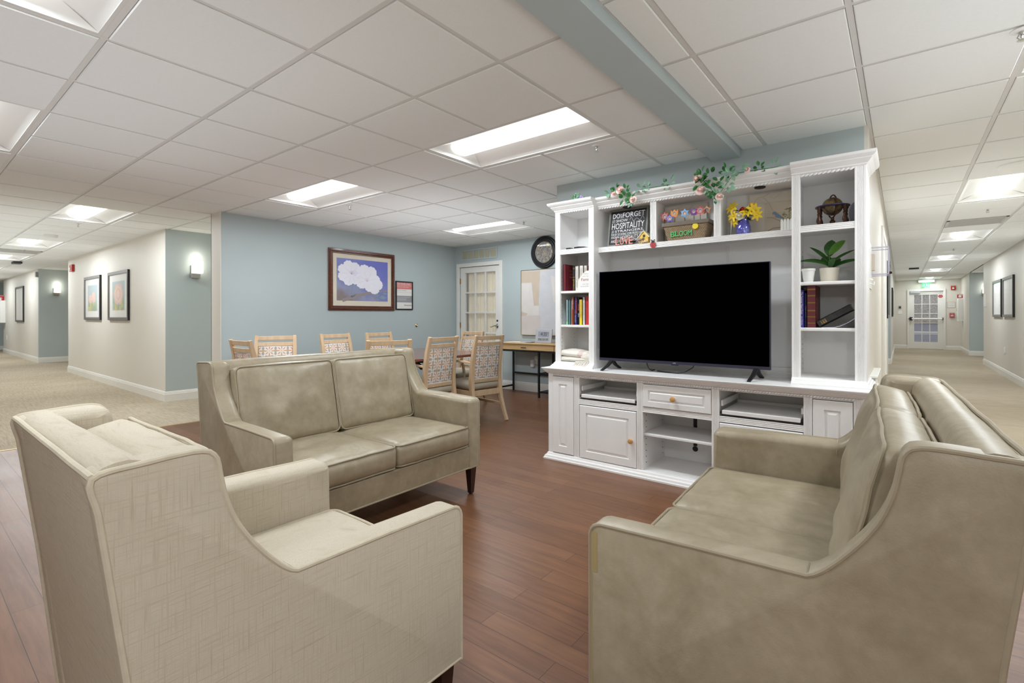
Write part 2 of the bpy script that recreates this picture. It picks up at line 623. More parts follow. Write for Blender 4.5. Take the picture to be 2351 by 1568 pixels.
wall('wall_alcove_side', 'beige', -1.9, -1.8, 9.62, 14.9)
wall('wall_alcove_far', 'blue', -1.8, -0.20, 14.8, 14.9)
wall('wall_hall_far_left', 'beige', -0.36, -0.20, 14.9, 22.12)
m = M()
for x0, x1, z0, z1 in ((-0.36, 0.21, 0, 2.5), (1.11, 1.7, 0, 2.5), (0.21, 1.11, 1.99, 2.5)):
    m.box(x0, x1, 22.0, 22.12, z0, z1)
struct(m.build('wall_end', 'beige', origin=False))
wall('wall_hall_right', 'beige', XR, XR + 0.12, YH, 16.24)
wall('wall_opening_right_near', 'beige', XR + 0.12, 3.3, 16.12, 16.24)
wall('wall_opening_right_side', 'beige', 3.3, 3.4, 16.12, 19.44)
wall('wall_opening_right_far', 'blue', XR, 3.3, 19.34, 19.44)
wall('wall_hall_right_far', 'beige', XR, XR + 0.12, 19.44, 22.0)
wall('wall_left_hall', 'beige', -13.79, -7.94, 2.37, 2.49)
wall('wall_sconce', 'blue', -7.94, -7.93, 2.371, 5.0)
wall('wall_passage_far', 'beige', -7.93, -6.395, 5.0, 5.1)
wall('wall_left_gap_side', 'beige', -13.9, -13.79, 2.49, 4.6)
wall('wall_left_gap_far', 'blue', -17.15, -17.07, 2.371, 4.6)
wall('wall_left_gap_back', 'beige', -17.07, -13.79, 4.5, 4.6)
wall('wall_left_hall_far', 'beige', -23.1, -17.15, 2.37, 2.49)
wall('wall_left_end', 'blue', -25.1, -25.0, -0.8, 4.6)
wall('wall_left_end_gap', 'beige', -25.0, -23.1, 4.5, 4.6)
wall('wall_left_opposite', 'beige', -25.0, -6.6, -0.8, -0.68)
wall('wall_room_left', 'beige', -6.6, -6.48, YH, -0.68)
wall('wall_behind', 'beige', -6.6, XR + 0.12, YH - 0.12, YH)

# baseboards
BP = [(0, 0), (0.016, 0), (0.016, 0.098), (0.012, 0.104), (0.012, 0.116), (0.008, 0.122), (0.006, 0.134), (0, 0.137)]
def baseboard(name, p0, p1):
    """p0->p1 along the wall; the board stands to the LEFT of the direction"""
    p0, p1 = Vector((*p0, 0)), Vector((*p1, 0))
    d = (p1 - p0).normalized()
    nrm = Vector((-d.y, d.x, 0))
    m = M()
    m.rings([[p + nrm * a + Vector((0, 0, z)) for a, z in BP] for p in (p0, p1)])
    return struct(m.build(name, 'trim', origin=False))
baseboard('baseboard_flower', (-6.15, 6.17), (-6.15, 2.39))
baseboard('baseboard_door', (-2.5, 6.17), (-5.06, 6.17))
baseboard('baseboard_left', (-7.93, 2.37), (-13.79, 2.37))
baseboard('baseboard_sconce', (-7.93, 5.0), (-7.93, 2.355))
baseboard('baseboard_left_gap', (-17.07, 4.5), (-17.07, 2.355))
baseboard('baseboard_left_far', (-17.07, 2.37), (-23.1, 2.37))
baseboard('baseboard_left_end', (-25.0, 4.5), (-25.0, -0.68))
baseboard('baseboard_hall_left', (-0.165, 9.72), (-0.165, 7.78))
baseboard('baseboard_alcove', (-0.20, 14.8), (-1.8, 14.8))
baseboard('baseboard_hall_far_left', (-0.20, 22.0), (-0.20, 14.785))
baseboard('baseboard_end', (0.16, 22.0), (-0.2, 22.0))
baseboard('baseboard_end_right', (1.54, 22.0), (1.16, 22.0))
baseboard('baseboard_right', (XR, 5.0), (XR, 16.24))
baseboard('baseboard_right_gap', (3.3, 19.34), (XR, 19.34))
baseboard('baseboard_right_far', (XR, 19.325), (XR, 22.0))
baseboard('baseboard_opening_right', (3.3, 16.24), (3.3, 19.34))

# brass transition strips between planks and carpet
tag(M().prism([(-6.168, 0), (-6.142, 0), (-6.147, 0.004), (-6.163, 0.004)], 'y', -0.68, 2.37).build('transition_strip', 'gold'),
    'thin brass strip edging the planks before the left corridor carpet', 'floor strip')
tag(M().prism([(3.81, 0), (3.836, 0), (3.831, 0.004), (3.815, 0.004)], 'x', -0.165, XR).build('transition_strip', 'gold'),
    'thin brass strip edging the planks before the right corridor carpet', 'floor strip')

# ---------------------------------------------------------------- ceiling
G = 0.6096
XL = [-1.107 + 0.0] + [-1.497 - G * i for i in range(0, 40)]
XL = sorted(XL)
YLn = [YH] + [1.195 + G * j for j in range(-9, 9)] + [6.24]
YLn = sorted(YLn)
XRt = [-0.92, -0.757, -0.160, 0.447, 1.045, XR]
YRt = [YH] + [2.322 + G * j for j in range(-11, 33)] + [22.05]
YRt = sorted(y for y in YRt if y >= YH)
def gx(i):
    return -1.497 - G * i
def gy(j):
    return 1.195 + G * j
def ry(j):
    return 2.322 + G * j
# light holes  (x0,x1,y0,y1)
LIGHTS = [
    ('long recessed ceiling light nearest the white cabinet', gx(2), gx(0), gy(2), gy(3)),
    ('long recessed ceiling light in front of the flower picture wall', gx(6), gx(4), gy(2), gy(3)),
    ('long recessed ceiling light nearest the wall clock and glazed door', gx(6), gx(4), gy(6), gy(7)),
    ('recessed ceiling light cut off by the top left corner of the photo', gx(2), gx(0), gy(-2), gy(-1)),
    ('recessed ceiling light cut off by the left edge, above the corridor mouth', gx(6), gx(4), gy(-2), gy(-1)),
    ('largest corridor ceiling light in view over the left corridor', gx(11), gx(9), gy(0), gy(1)),
    ('second ceiling light down the left corridor, beyond the speaker grille', gx(17), gx(15), gy(0), gy(1)),
    ('third ceiling light down the left corridor, beyond the grey vent', gx(22), gx(20), gy(0), gy(1)),
    ('fourth ceiling light down the left corridor, at the left edge', gx(28), gx(26), gy(0), gy(1)),
    ('farthest ceiling light of the left corridor', gx(34), gx(32), gy(0), gy(1)),
    ('ceiling light over the passage beside the off-white column', gx(10), gx(9), gy(5), gy(7)),
    ('ceiling light at the right edge, cut off above the right corridor mouth', 0.447, 1.045, ry(0), ry(2)),
    ('largest ceiling light in view over the right corridor', 0.447, 1.045, ry(6), ry(8)),
    ('second ceiling light down the right corridor, beyond the grey vent', 0.447, 1.045, ry(12), ry(14)),
    ('third ceiling light down the right corridor', 0.447, 1.045, ry(18), ry(20)),
    ('fourth ceiling light down the right corridor', 0.447, 1.045, ry(24), ry(26)),
    ('farthest ceiling light of the right corridor, by the exit sign', 0.447, 1.045, ry(30), ry(32)),
    ('added ceiling light, unseen behind the camera on the right', 0.447, 1.045, ry(-7), ry(-5)),  # unseen fixture added to brighten the near sides of the seating
]
mt_, mg = M(), M()
T = 0.0115
def in_hole(cx, cy):
    return any(a < cx < b_ and c_ < cy < d_ for _, a, b_, c_, d_ in LIGHTS)
def zone(xs, ys):
    for i in range(len(xs) - 1):
        for j in range(len(ys) - 1):
            x0, x1, y0, y1 = xs[i], xs[i + 1], ys[j], ys[j + 1]
            if in_hole((x0 + x1) / 2, (y0 + y1) / 2):
                continue
            g_ = T + 0.002
            a, b_, c_, d_ = x0 + g_, x1 - g_, y0 + g_, y1 - g_
            e = 0.004
            mt_.rings([[(a, c_, CEIL + .012), (b_, c_, CEIL + .012), (b_, d_, CEIL + .012), (a, d_, CEIL + .012)],
                       [(a, c_, CEIL - .003), (b_, c_, CEIL - .003), (b_, d_, CEIL - .003), (a, d_, CEIL - .003)],
                       [(a + e, c_ + e, CEIL - .006), (b_ - e, c_ + e, CEIL - .006), (b_ - e, d_ - e, CEIL - .006), (a + e, d_ - e, CEIL - .006)]], cap0=False)
    def inside(p, q, along_x):
        return False
    for x in xs:
        # break the tee where a light spans across it
        spans = [(ys[0], ys[-1])]
        for _, a, b_, c_, d_ in LIGHTS:
            if a + 0.05 < x < b_ - 0.05:
                new = []
                for s0, s1 in spans:
                    if c_ > s0 and d_ < s1:
                        new += [(s0, c_), (d_, s1)]
                    else:
                        new.append((s0, s1))
                spans = new
        for s0, s1 in spans:
            mg.box(x - T, x + T, s0, s1, CEIL, CEIL + 0.02)
    for y in ys:
        spans = [(xs[0], xs[-1])]
        for _, a, b_, c_, d_ in LIGHTS:
            if c_ + 0.05 < y < d_ - 0.05:
                new = []
                for s0, s1 in spans:
                    if a >= s0 - .01 and b_ <= s1 + .01:
                        new += [(s0, a), (b_, s1)]
                    else:
                        new.append((s0, s1))
                spans = new
        for s0, s1 in spans:
            if s1 - s0 > 0.01:
                mg.box(s0, s1, y - T, y + T, CEIL + 0.0005, CEIL + 0.018)
zone([x for x in XL], YLn)
zone(XRt, YRt)
zone([-1.9, -1.35, -0.77, -0.185], [9.72 + 0.6096 * k for k in range(9)])
zone([XR, 2.2, 2.8, 3.3], [16.24 + 0.6 * k for k in range(6)])
struct(mt_.build('ceiling', 'tile', origin=False, recalc=True))
struct(mg.build('trim_1', 'tee', origin=False))
# slab over everything, above the hung ceiling
struct(M().box(-26, 3.5, YH - .12, 22.2, CEIL + 0.16, CEIL + 0.2).build('ceiling_slab', 'tile', origin=False))
struct(M().box(-1.107, -0.918, YH, 3.85, 2.322, CEIL + 0.16).build('trim_2', 'blue', origin=False, bevel=0.002))

# ---------------------------------------------------------------- recessed ceiling lights
DIM = {0: .8, 2: .62, 3: .75, 4: .8, 12: .95, 13: .9, 14: .85, 15: .75, 16: .42, 17: 1.6}
def ceiling_light(label, x0, x1, y0, y1, power=1.0):
    lx, ly = x1 - x0, y1 - y0
    alongx = lx > ly
    L, Wd = (lx, ly) if alongx else (ly, lx)
    t = thing('ceiling_light', label, 'ceiling light', ((x0 + x1) / 2, (y0 + y1) / 2, CEIL), 0 if alongx else PI / 2, 'recessed ceiling lights')
    hl, hw, rim = L / 2 - T, Wd / 2 - T, 0.014
    m = M()
    for a in ((-hl, hl, -hw, -hw + rim), (-hl, hl, hw - rim, hw), (-hl, -hl + rim, -hw + rim, hw - rim), (hl - rim, hl, -hw + rim, hw - rim)):
        m.box(*a, 0.001, 0.012)
    m.build('rim', 'tee', t, world=False)
    m = M()
    hl2, hw2, lw, ht = hl - rim, hw - rim, 0.115, 0.075
    for sgn in (-1, 1):
        prof = [(hw2 * sgn, 0.006), (hw2 * sgn * .8, 0.035), (hw2 * sgn * .62, 0.056), (lw * sgn, ht)]
        m.rings([[(x, y, z) for y, z in prof] for x in (-hl2, hl2)], False, False, wrap=False)
    for sgn in (-1, 1):     # sloped end plates
        m.face([(hl2 * sgn, -hw2, 0.006), (hl2 * sgn, hw2, 0.006), ((hl2 - .07) * sgn, lw, ht), ((hl2 - .07) * sgn, -lw, ht)])
    m.box(-hl2, hl2, -hw2, hw2, 0.105, 0.11)
    for sgn in (-1, 1):
        m.box(-hl2, hl2, min(hw2 * sgn, hw * sgn), max(hw2 * sgn, hw * sgn), 0.012, 0.11)
        m.box(min(hl2 * sgn, hl * sgn), max(hl2 * sgn, hl * sgn), -hw, hw, 0.012, 0.11)
    m.build('reflector', 'refl', t, world=False, smooth=True, recalc=False)
    m = M()
    arc = [(lw * math.cos(PI * k / 10), ht - 0.052 * math.sin(PI * k / 10)) for k in range(11)]
    m.rings([[(x, y, z) for y, z in arc] for x in (-hl2 + .04, hl2 - .04)], True, True)
    m.build('lens', 'lens', t, world=False, smooth=True)
    Ld = bpy.data.lights.new('ceiling lamp', 'AREA')      # the lamp's own light, at the underside of its lens
    Ld.shape = 'RECTANGLE'
    Ld.size, Ld.size_y = 2 * hl2 - .14, .17
    Ld.energy = power * LAMP * PI * Ld.size * Ld.size_y
    Ld.color = LAMPCOL
    lo_ = bpy.data.objects.new('lamp', Ld)
    COL.objects.link(lo_)
    lo_.parent = t
    lo_.location = (0, 0, ht - .0535)
    return t
for i, args in enumerate(LIGHTS):
    ceiling_light(*args, DIM.get(i, 1.0))

# ---------------------------------------------------------------- sprinklers, speakers, smoke detectors, vents
def sprinkler(x, y, label):
    t = thing('sprinkler_head', label, 'sprinkler', (x, y, CEIL - 0.006), 0, 'ceiling sprinkler heads')
    M().lathe([(0.036, 0), (0.036, -0.003), (0.022, -0.008), (0.013, -0.008)], n=20).build('escutcheon', 'white', t, world=False, smooth=True)
    m = M().lathe([(0.010, -0.006), (0.010, -0.02), (0.005, -0.024), (0.004, -0.034)], n=10)
    for s_ in (-1, 1):
        m.tube([(0.008 * s_, 0, -0.018), (0.014 * s_, 0, -0.028), (0.004 * s_, 0, -0.042)], 0.0022, 6)
    m.lathe([(0.015, -0.042), (0.016, -0.044), (0.003, -0.045)], n=12)
    m.build('deflector', 'chrome', t, world=False, smooth=True)
sprinkler(-1.69, 3.11, 'chrome sprinkler head just beside the ceiling light nearest the cabinet')
sprinkler(-4.72, 3.13, 'chrome sprinkler head beside the ceiling light before the flower picture wall')
sprinkler(-3.77, 5.02, 'chrome sprinkler head beside the ceiling light near the wall clock')
sprinkler(-8.335, 1.53, 'sprinkler head beyond the largest light of the left corridor')
sprinkler(-12.32, 1.53, 'sprinkler head beyond the second light of the left corridor')
sprinkler(0.768, 7.73, 'sprinkler head between the big light and the grey vent of the right corridor')
sprinkler(0.742, 11.97, 'small sprinkler head beyond the second light of the right corridor')
sprinkler(0.40, 2.97, 'dark sprinkler head at the right edge of the photo')
def disc(name, x, y, r, h, label, cat, prof=None, mt='white'):
    return tag(M().lathe(prof or [(r, 0), (r * .98, -h * .5), (r * .8, -h), (r * .3, -h * .8), (0.002, -h * .8)], (x, y, CEIL - 0.004), 28).build(name, mt, smooth=True), label, cat)
disc('ceiling_speaker', -9.09, 1.48, 0.17, 0.012, 'round white speaker grille in the left corridor ceiling', 'speaker')
disc('smoke_detector', -9.85, 1.50, 0.085, 0.045, 'white smoke detector in the left corridor ceiling', 'smoke detector')
disc('ceiling_speaker', 0.76, 5.62, 0.15, 0.02, 'round white ceiling disc before the big light of the right corridor', 'speaker')
disc('ceiling_speaker', 0.73, 12.5, 0.16, 0.012, 'round white speaker grille far down the right corridor ceiling', 'speaker')
def vent(x0, x1, y0, y1, label):
    t = thing('ceiling_vent', label, 'vent', ((x0 + x1) / 2, (y0 + y1) / 2, CEIL - 0.008), 0)
    m = M()
    hx, hy = (x1 - x0) / 2 - .012, (y1 - y0) / 2 - .012
    m.box(-hx, hx, -hy, -hy + .03, -.004, .001)
    m.box(-hx, hx, hy - .03, hy, -.004, .001)
    m.box(-hx, -hx + .03, -hy, hy, -.004, .001)
    m.box(hx - .03, hx, -hy, hy, -.004, .001)
    m.build('frame', 'ventgrey', t, world=False)
    m = M()
    k = 0
    y = -hy + .035
    while y < hy - .035:
        m.box(-hx + .03, hx - .03, y, y + .008, -.004, .0015)
        y += .016
    m.build('grille', 'ventgrey', t, world=False)
vent(0.447, 1.045, ry(10), ry(11), 'grey metal air vent in the right corridor ceiling')
vent(gx(19), gx(18), gy(0), gy(1), 'grey metal air vent in the left corridor ceiling')
tag(M().box(-15.4, -15.1, 1.70, 1.84, CEIL - .05, CEIL - .006).build('ceiling_sensor', 'black'), 'small black box on the left corridor ceiling', 'sensor')
tag(M().box(0.15, 0.35, 16.2, 16.35, CEIL - .04, CEIL - .006).build('ceiling_sensor', 'black'), 'small black box on the right corridor ceiling', 'sensor')

# ---------------------------------------------------------------- glazed door beside the flower wall
def casing(name, x0, x1, z1, y, w=0.065, d=0.02):
    """door casing facing -Y around x0..x1 (outer), top z1"""
    m = M()
    m.box(x0, x0 + w, y - d, y + .001, 0, z1)
    m.box(x1 - w, x1, y - d, y + .001, 0, z1)
    m.box(x0 + w, x1 - w, y - d, y + .001, z1 - w, z1)
    return m
struct(casing('trim_3', -6.09, -5.055, 2.07, 6.17).build('trim_3', 'trim', origin=False, bevel=.003))
def glazed_door(x0, x1, z0, z1, y, th, gx0, gx1, gz0, gz1, nx, nz, name, bar=0.022):
    m = M()
    m.box(x0, gx0, y, y + th, z0, z1)
    m.box(gx1, x1, y, y + th, z0, z1)
    m.box(gx0, gx1, y, y + th, z0, gz0)
    m.box(gx0, gx1, y, y + th, gz1, z1)
    for i in range(1, nx):
        x = gx0 + (gx1 - gx0) * i / nx
        m.box(x - bar / 2, x + bar / 2, y + .004, y + th - .004, gz0, gz1)
    for j in range(1, nz):
        z = gz0 + (gz1 - gz0) * j / nz
        m.box(gx0, gx1, y + .005, y + th - .005, z - bar / 2, z + bar / 2)
    d = m.build(name, 'trim', origin=False)
    struct(d)
    M().box(gx0, gx1, y + th * .5 - .002, y + th * .5 + .002, gz0, gz1).build('glass_pane', 'glass', d)
    return d
d1 = glazed_door(-6.02, -5.12, 0.01, 2.0, 6.185, 0.04, -5.915, -5.225, 0.20, 1.905, 3, 5, 'door_1')
for z in (1.77, 1.01, 0.25):
    m = M().box(-6.035, -6.012, 6.176, 6.186, z - .045, z + .045)
    m.tube([(-6.026, 6.174, z - .045), (-6.026, 6.174, z + .045)], .005, 8)
    m.build('hinge', 'brass', d1)
m = M().lathe([(0.024, 0), (0.024, -0.006), (0.012, -0.012), (0.009, -0.045)], (-5.186, 6.185, 1.005), 16, 'y', sy=1.6)
m.build('door_rose', 'chrome', d1, smooth=True)
m = M().tube([(-5.186, 6.143, 1.005), (-5.21, 6.14, 1.008), (-5.25, 6.14, 0.998), (-5.275, 6.14, 0.985), (-5.305, 6.142, 0.986)], [.008, .008, .007, .006, .005], 8)
m.build('lever_handle', 'chrome', d1, smooth=True)
M().lathe([(0.016, 0), (0.016, -0.006), (0.005, -0.008)], (-5.186, 6.185, 1.09), 14, 'y').build('door_hole', 'bronze', d1, smooth=True)
M().box(-6.0, -5.14, 6.178, 6.186, 0.02, 0.2).build('kick_plate', 'brass', d1)
# curtain behind the glass, and the lit room behind it
m = M()
n = 90
r0, r1 = [], []
for i in range(n + 1):
    x = -5.90 + 0.67 * i / n
    y = 6.262 + 0.012 * math.sin(i * .9) + 0.006 * math.sin(i * 2.3)
    r0.append((x, y, 0.15)); r1.append((x, y, 1.93))
m.rings([r0, r1], False, False, wrap=False)
tag(m.build('curtain', 'curtain', smooth=True), 'cream gathered curtain behind the glazed door panes', 'curtain')
wall('wall_store_back', 'beige', -6.4, -4.6, 7.1, 7.2)
wall('wall_store_left', 'beige', -6.4, -6.3, 6.29, 7.1)
wall('wall_store_right', 'beige', -4.7, -4.6, 6.29, 7.1)
fl('floor_store', 'carpet', (-6.4, -4.6, 6.17, 7.2))
t = thing('ceiling_light', 'small lamp in the closet behind the curtained door', 'ceiling light', (-5.5, 6.7, 2.36))
M().lathe([(0.14, 0), (0.13, -.03), (0.07, -.055), (0.002, -.06)], n=20).build('lens', 'lens', t, world=False, smooth=True)
M().lathe([(0.15, 0.02), (0.15, 0)], n=20).build('rim', 'white', t, world=False, smooth=True)

# ---------------------------------------------------------------- end door of the right corridor
struct(casing('trim_4', 0.155, 1.165, 2.045, 22.0, 0.06, 0.03).build('trim_4', 'trim', origin=False, bevel=.003))
d2 = glazed_door(0.21, 1.11, 0.01, 1.99, 22.03, 0.045, 0.345, 0.962, 0.245, 1.86, 3, 5, 'door_2')
m = M().tube([(0.275, 21.95, 1.04), (1.08, 21.95, 1.04)], 0.027, 12)
m.build('push_bar', 'white', d2, smooth=True)
m = M().box(0.215, 0.30, 21.93, 22.03, 0.985, 1.095).box(0.19, 0.33, 21.94, 21.99, 1.025, 1.055).box(1.07, 1.10, 21.93, 22.03, 1.005, 1.08)
m.build('push_bar_lock', 'black', d2, bevel=.008)
m = M().box(0.235, 0.50, 21.96, 22.03, 1.915, 1.985)
m.strip([(0.5, 21.97, 1.95), (0.95, 21.93, 1.935), (1.05, 21.98, 2.0)], .02, .01)
m.build('door_closer', 'silver', d2)
m = M().poly([(1.034 + .068 * math.cos(a), 1.80 + .052 * math.sin(a)) for a in [2 * PI * k / 6 for k in range(6)]], .004, 'y', 22.024)
m.mi = 1
m.text('STOP', 0.99, 1.08, 1.785, 1.815, 22.024, .001)
m.build('warning_sticker', ['red', 'inkw'], d2)
# outside the end door
m = M()
m.rings([[(x, 22.12, -.01), (x, 24.0, 0), (x, 31.0, .80), (x, 31.0, .60), (x, 24.0, -.2), (x, 22.12, -.2)] for x in (-8, 12)])
struct(m.build('floor_outside', 'asphalt', origin=False))
m = M()
nx, ny = 26, 14
g_ = [[(-8 + 20 * i / nx, 30.5 + 12 * j / ny, 0.76 + 0.42 * (12 * j / ny) + 0.10 * noise.noise(Vector((i * .6, j * .7, 0)))) for i in range(nx + 1)] for j in range(ny + 1)]
m.rings(g_, False, False, wrap=False)
o = m.build('leaf_litter_bank', 'leaves', smooth=True)
tag(o, 'bank of dry brown leaves outside beyond the exit door', 'leaf litter'); o['kind'] = 'stuff'
for x, y, r, lab in ((0.3, 33.5, .16, 'grey tree trunk seen through the left panes of the exit door'), (1.15, 35.5, .3, 'thick grey tree trunk seen through the middle panes of the exit door'), (2.6, 34.5, .14, 'thin tree trunk outside, right of the exit door')):
    k0 = M().lathe([(r * 1.4, 0), (r, .5), (r * .9, 3), (r * .7, 6)], (x, y, 0.7 + .42 * (y - 30.5)), 12)
    tag(k0.build('tree_trunk', 'bark', smooth=True), lab, 'tree')
tag(M().prism([(27.0, .30), (27.2, .30), (27.2, .47), (27.02, .45)], 'x', -8, 12).build('kerb', 'paper'), 'pale kerb crossing outside the exit door', 'kerb')

# side door of the corridor, only its casing edge shows
m = M()
for a, b_ in ((6.38, 6.45), (7.68, 7.76)):
    m.box(-0.166, -0.145, a, b_, 0, 2.1)
m.box(-0.166, -0.145, 6.45, 7.68, 2.03, 2.1)
struct(m.build('trim_5', 'trim', origin=False))
struct(M().box(-0.166, -0.158, 6.45, 7.68, 0.01, 2.03).build('door_3', 'trim', origin=False))
# ================================================================ UPHOLSTERED SEATING
SIDE = [(0, .18), (0, .600), (.010, .620), (.030, .628), (.26, .634), (.495, .637), (.522, .654), (.556, .690), (.591, .736),
        (.619, .784), (.637, .835), (.646, .880), (.651, .908), (.664, .924), (.69, .929), (.76, .926), (.832, .916), (.824, .86), (.787, .57), (.747, .18)]
def smooth_profile(P, keep=(0, 1, 3, 13, 16, 19)):
    """Catmull-Rom resampling of the open outline for soft curves"""
    out = []
    n = len(P)
    for i in range(n - 1):
        p0, p1, p2, p3 = P[max(i - 1, 0)], P[i], P[i + 1], P[min(i + 2, n - 1)]
        L = math.hypot(p2[0] - p1[0], p2[1] - p1[1])
        q0 = math.hypot(p0[0] - p1[0], p0[1] - p1[1]) or 1
        q3 = math.hypot(p3[0] - p2[0], p3[1] - p2[1]) or 1
        p0 = (p1[0] + (p0[0] - p1[0]) * min(1, L / q0), p1[1] + (p0[1] - p1[1]) * min(1, L / q0))
        p3 = (p2[0] + (p3[0] - p2[0]) * min(1, L / q3), p2[1] + (p3[1] - p2[1]) * min(1, L / q3))
        st = 1 if (i in (0, 3, 4, 18) or L > .2) else max(2, int(L / .014))
        for k in range(st):
            t = k / st
            if st == 1:
                out.append(p1)
                continue
            f = lambda a, b_, c_, d_: .5 * ((2 * b_) + (-a + c_) * t + (2 * a - 5 * b_ + 4 * c_ - d_) * t * t + (-a + 3 * b_ - 3 * c_ + d_) * t ** 3)
            out.append((f(p0[0], p1[0], p2[0], p3[0]), f(p0[1], p1[1], p2[1], p3[1])))
    out.append(P[-1])
    return out
SIDE = smooth_profile(SIDE)
def inset_profile(P, d):
    """profile moved inwards by up to d, less at the tight corners so that it never crosses itself"""
    n = len(P)
    nrm, lim = [], []
    for i, p in enumerate(P):
        a = P[max(i - 1, 0)]
        b_ = P[min(i + 1, n - 1)]
        tx, ty = b_[0] - a[0], b_[1] - a[1]
        L = math.hypot(tx, ty) or 1
        nrm.append((ty / L, -tx / L))
        if 0 < i < n - 1:
            a1 = math.atan2(p[1] - a[1], p[0] - a[0])
            a2 = math.atan2(b_[1] - p[1], b_[0] - p[0])
            turn = (a1 - a2 + PI) % (2 * PI) - PI
            seg = min(math.hypot(p[0] - a[0], p[1] - a[1]), math.hypot(b_[0] - p[0], b_[1] - p[1]))
            lim.append(.7 * seg / turn if turn > .08 else 1.0)
        else:
            lim.append(1.0)
    out = []
    for i, p in enumerate(P):
        # limit spreads to the neighbours within 4 cm
        dd = d
        for j in range(n):
            if lim[j] < 1:
                dist = math.hypot(P[j][0] - p[0], P[j][1] - p[1])
                dd = min(dd, lim[j] + .45 * dist)
        dd = max(dd, min(d, .004))
        k = 0.0 if p[1] < .25 else 1.0
        out.append((p[0] + nrm[i][0] * dd * k, p[1] + nrm[i][1] * dd * k))
    return out
def side_panel(m, xo, xi):
    """side with arm and wing; xo outer face, xi inner face (edge rolled over towards the seat)"""
    sg = 1 if xi > xo else -1
    sec = [(0, .006), (.002, .002), (.006, 0)]
    Rr = .036
    T_ = abs(xi - xo)
    for k in range(8):
        a = (PI / 2) * k / 7
        sec.append((T_ - Rr + Rr * math.sin(a), Rr * .80 * (1 - math.cos(a))))
    m.rings([[(xo + sg * x, p[0], p[1]) for p in inset_profile(SIDE, d)] for x, d in sec])

def cushion(w, d, h, r=0.03, crown=0.03, seed=0, n=14, nh=5, wr=0.004, boxy=4):
    """soft box centred on the origin, thickness along Z; returns M"""
    m = M()
    hw, hd, hh = w / 2, d / 2, h / 2
    pts = {}
    def mp(x, y, z):
        q = Vector((x * hw, y * hd, z * hh))
        inn = Vector((max(-(hw - r), min(hw - r, q.x)), max(-(hd - r), min(hd - r, q.y)), max(-(hh - r), min(hh - r, q.z))))
        dd = q - inn
        if dd.length > 1e-9:
            q = inn + dd.normalized() * r
        k = (1 - abs(x) ** boxy) * (1 - abs(y) ** boxy)
        q.z += z * crown * k
        q.x += math.copysign(1, x) * 0.010 * (abs(x) ** 6) * (1 - y * y) * (1 - z * z)
        q.y += math.copysign(1, y) * 0.012 * (abs(y) ** 6) * (1 - x * x) * (1 - z * z)
        nz = noise.noise(Vector((q.x * 9 + seed * 7, q.y * 9, q.z * 5 + seed)))
        nz2 = noise.noise(Vector((q.x * 26 + seed * 3, q.y * 10, q.z * 9)))
        q.z += wr * (nz + .45 * nz2) * (0.3 + k)
        return q
    def vert(i, j, k):
        key = (i, j, k)
        if key not in pts:
            pts[key] = m.bm.verts.new(mp(2 * i / n - 1, 2 * j / n - 1, 2 * k / nh - 1))
        return pts[key]
    def quad(a, b_, c_, d_):
        m.bm.faces.new((vert(*a), vert(*b_), vert(*c_), vert(*d_)))
    for i in range(n):
        for j in range(n):
            for k in (0, nh):
                quad((i, j, k), (i + 1, j, k), (i + 1, j + 1, k), (i, j + 1, k))
    for i in range(n):
        for k in range(nh):
            for j in (0, n):
                quad((i, j, k), (i + 1, j, k), (i + 1, j, k + 1), (i, j, k + 1))
                quad((j, i, k), (j, i + 1, k), (j, i + 1, k + 1), (j, i, k + 1))
    return m
def cushion_piping(w, d, h, r, seed=0, rad=0.0048):
    m = M()
    for sgn in (-1, 1):
        z = sgn * (h / 2 - r * .22)
        base = rrect(w - r * .22, d - r * .22, .035, 5)
        path = []
        for i in range(len(base)):
            a, b_ = Vector(base[i]), Vector(base[(i + 1) % len(base)])
            st = max(1, int((b_ - a).length / .05))
            for k in range(st):
                p = a.lerp(b_, k / st)
                jit = noise.noise(Vector((p.x * 11 + seed * 5, p.y * 11, sgn * 3)))
                ex = 0.010 * max(0, 1 - (p.x / (w / 2)) ** 2) * 0
                path.append((p.x, p.y, z + .004 * jit))
        m.tube(path, rad, 7, closed=True)
    return m

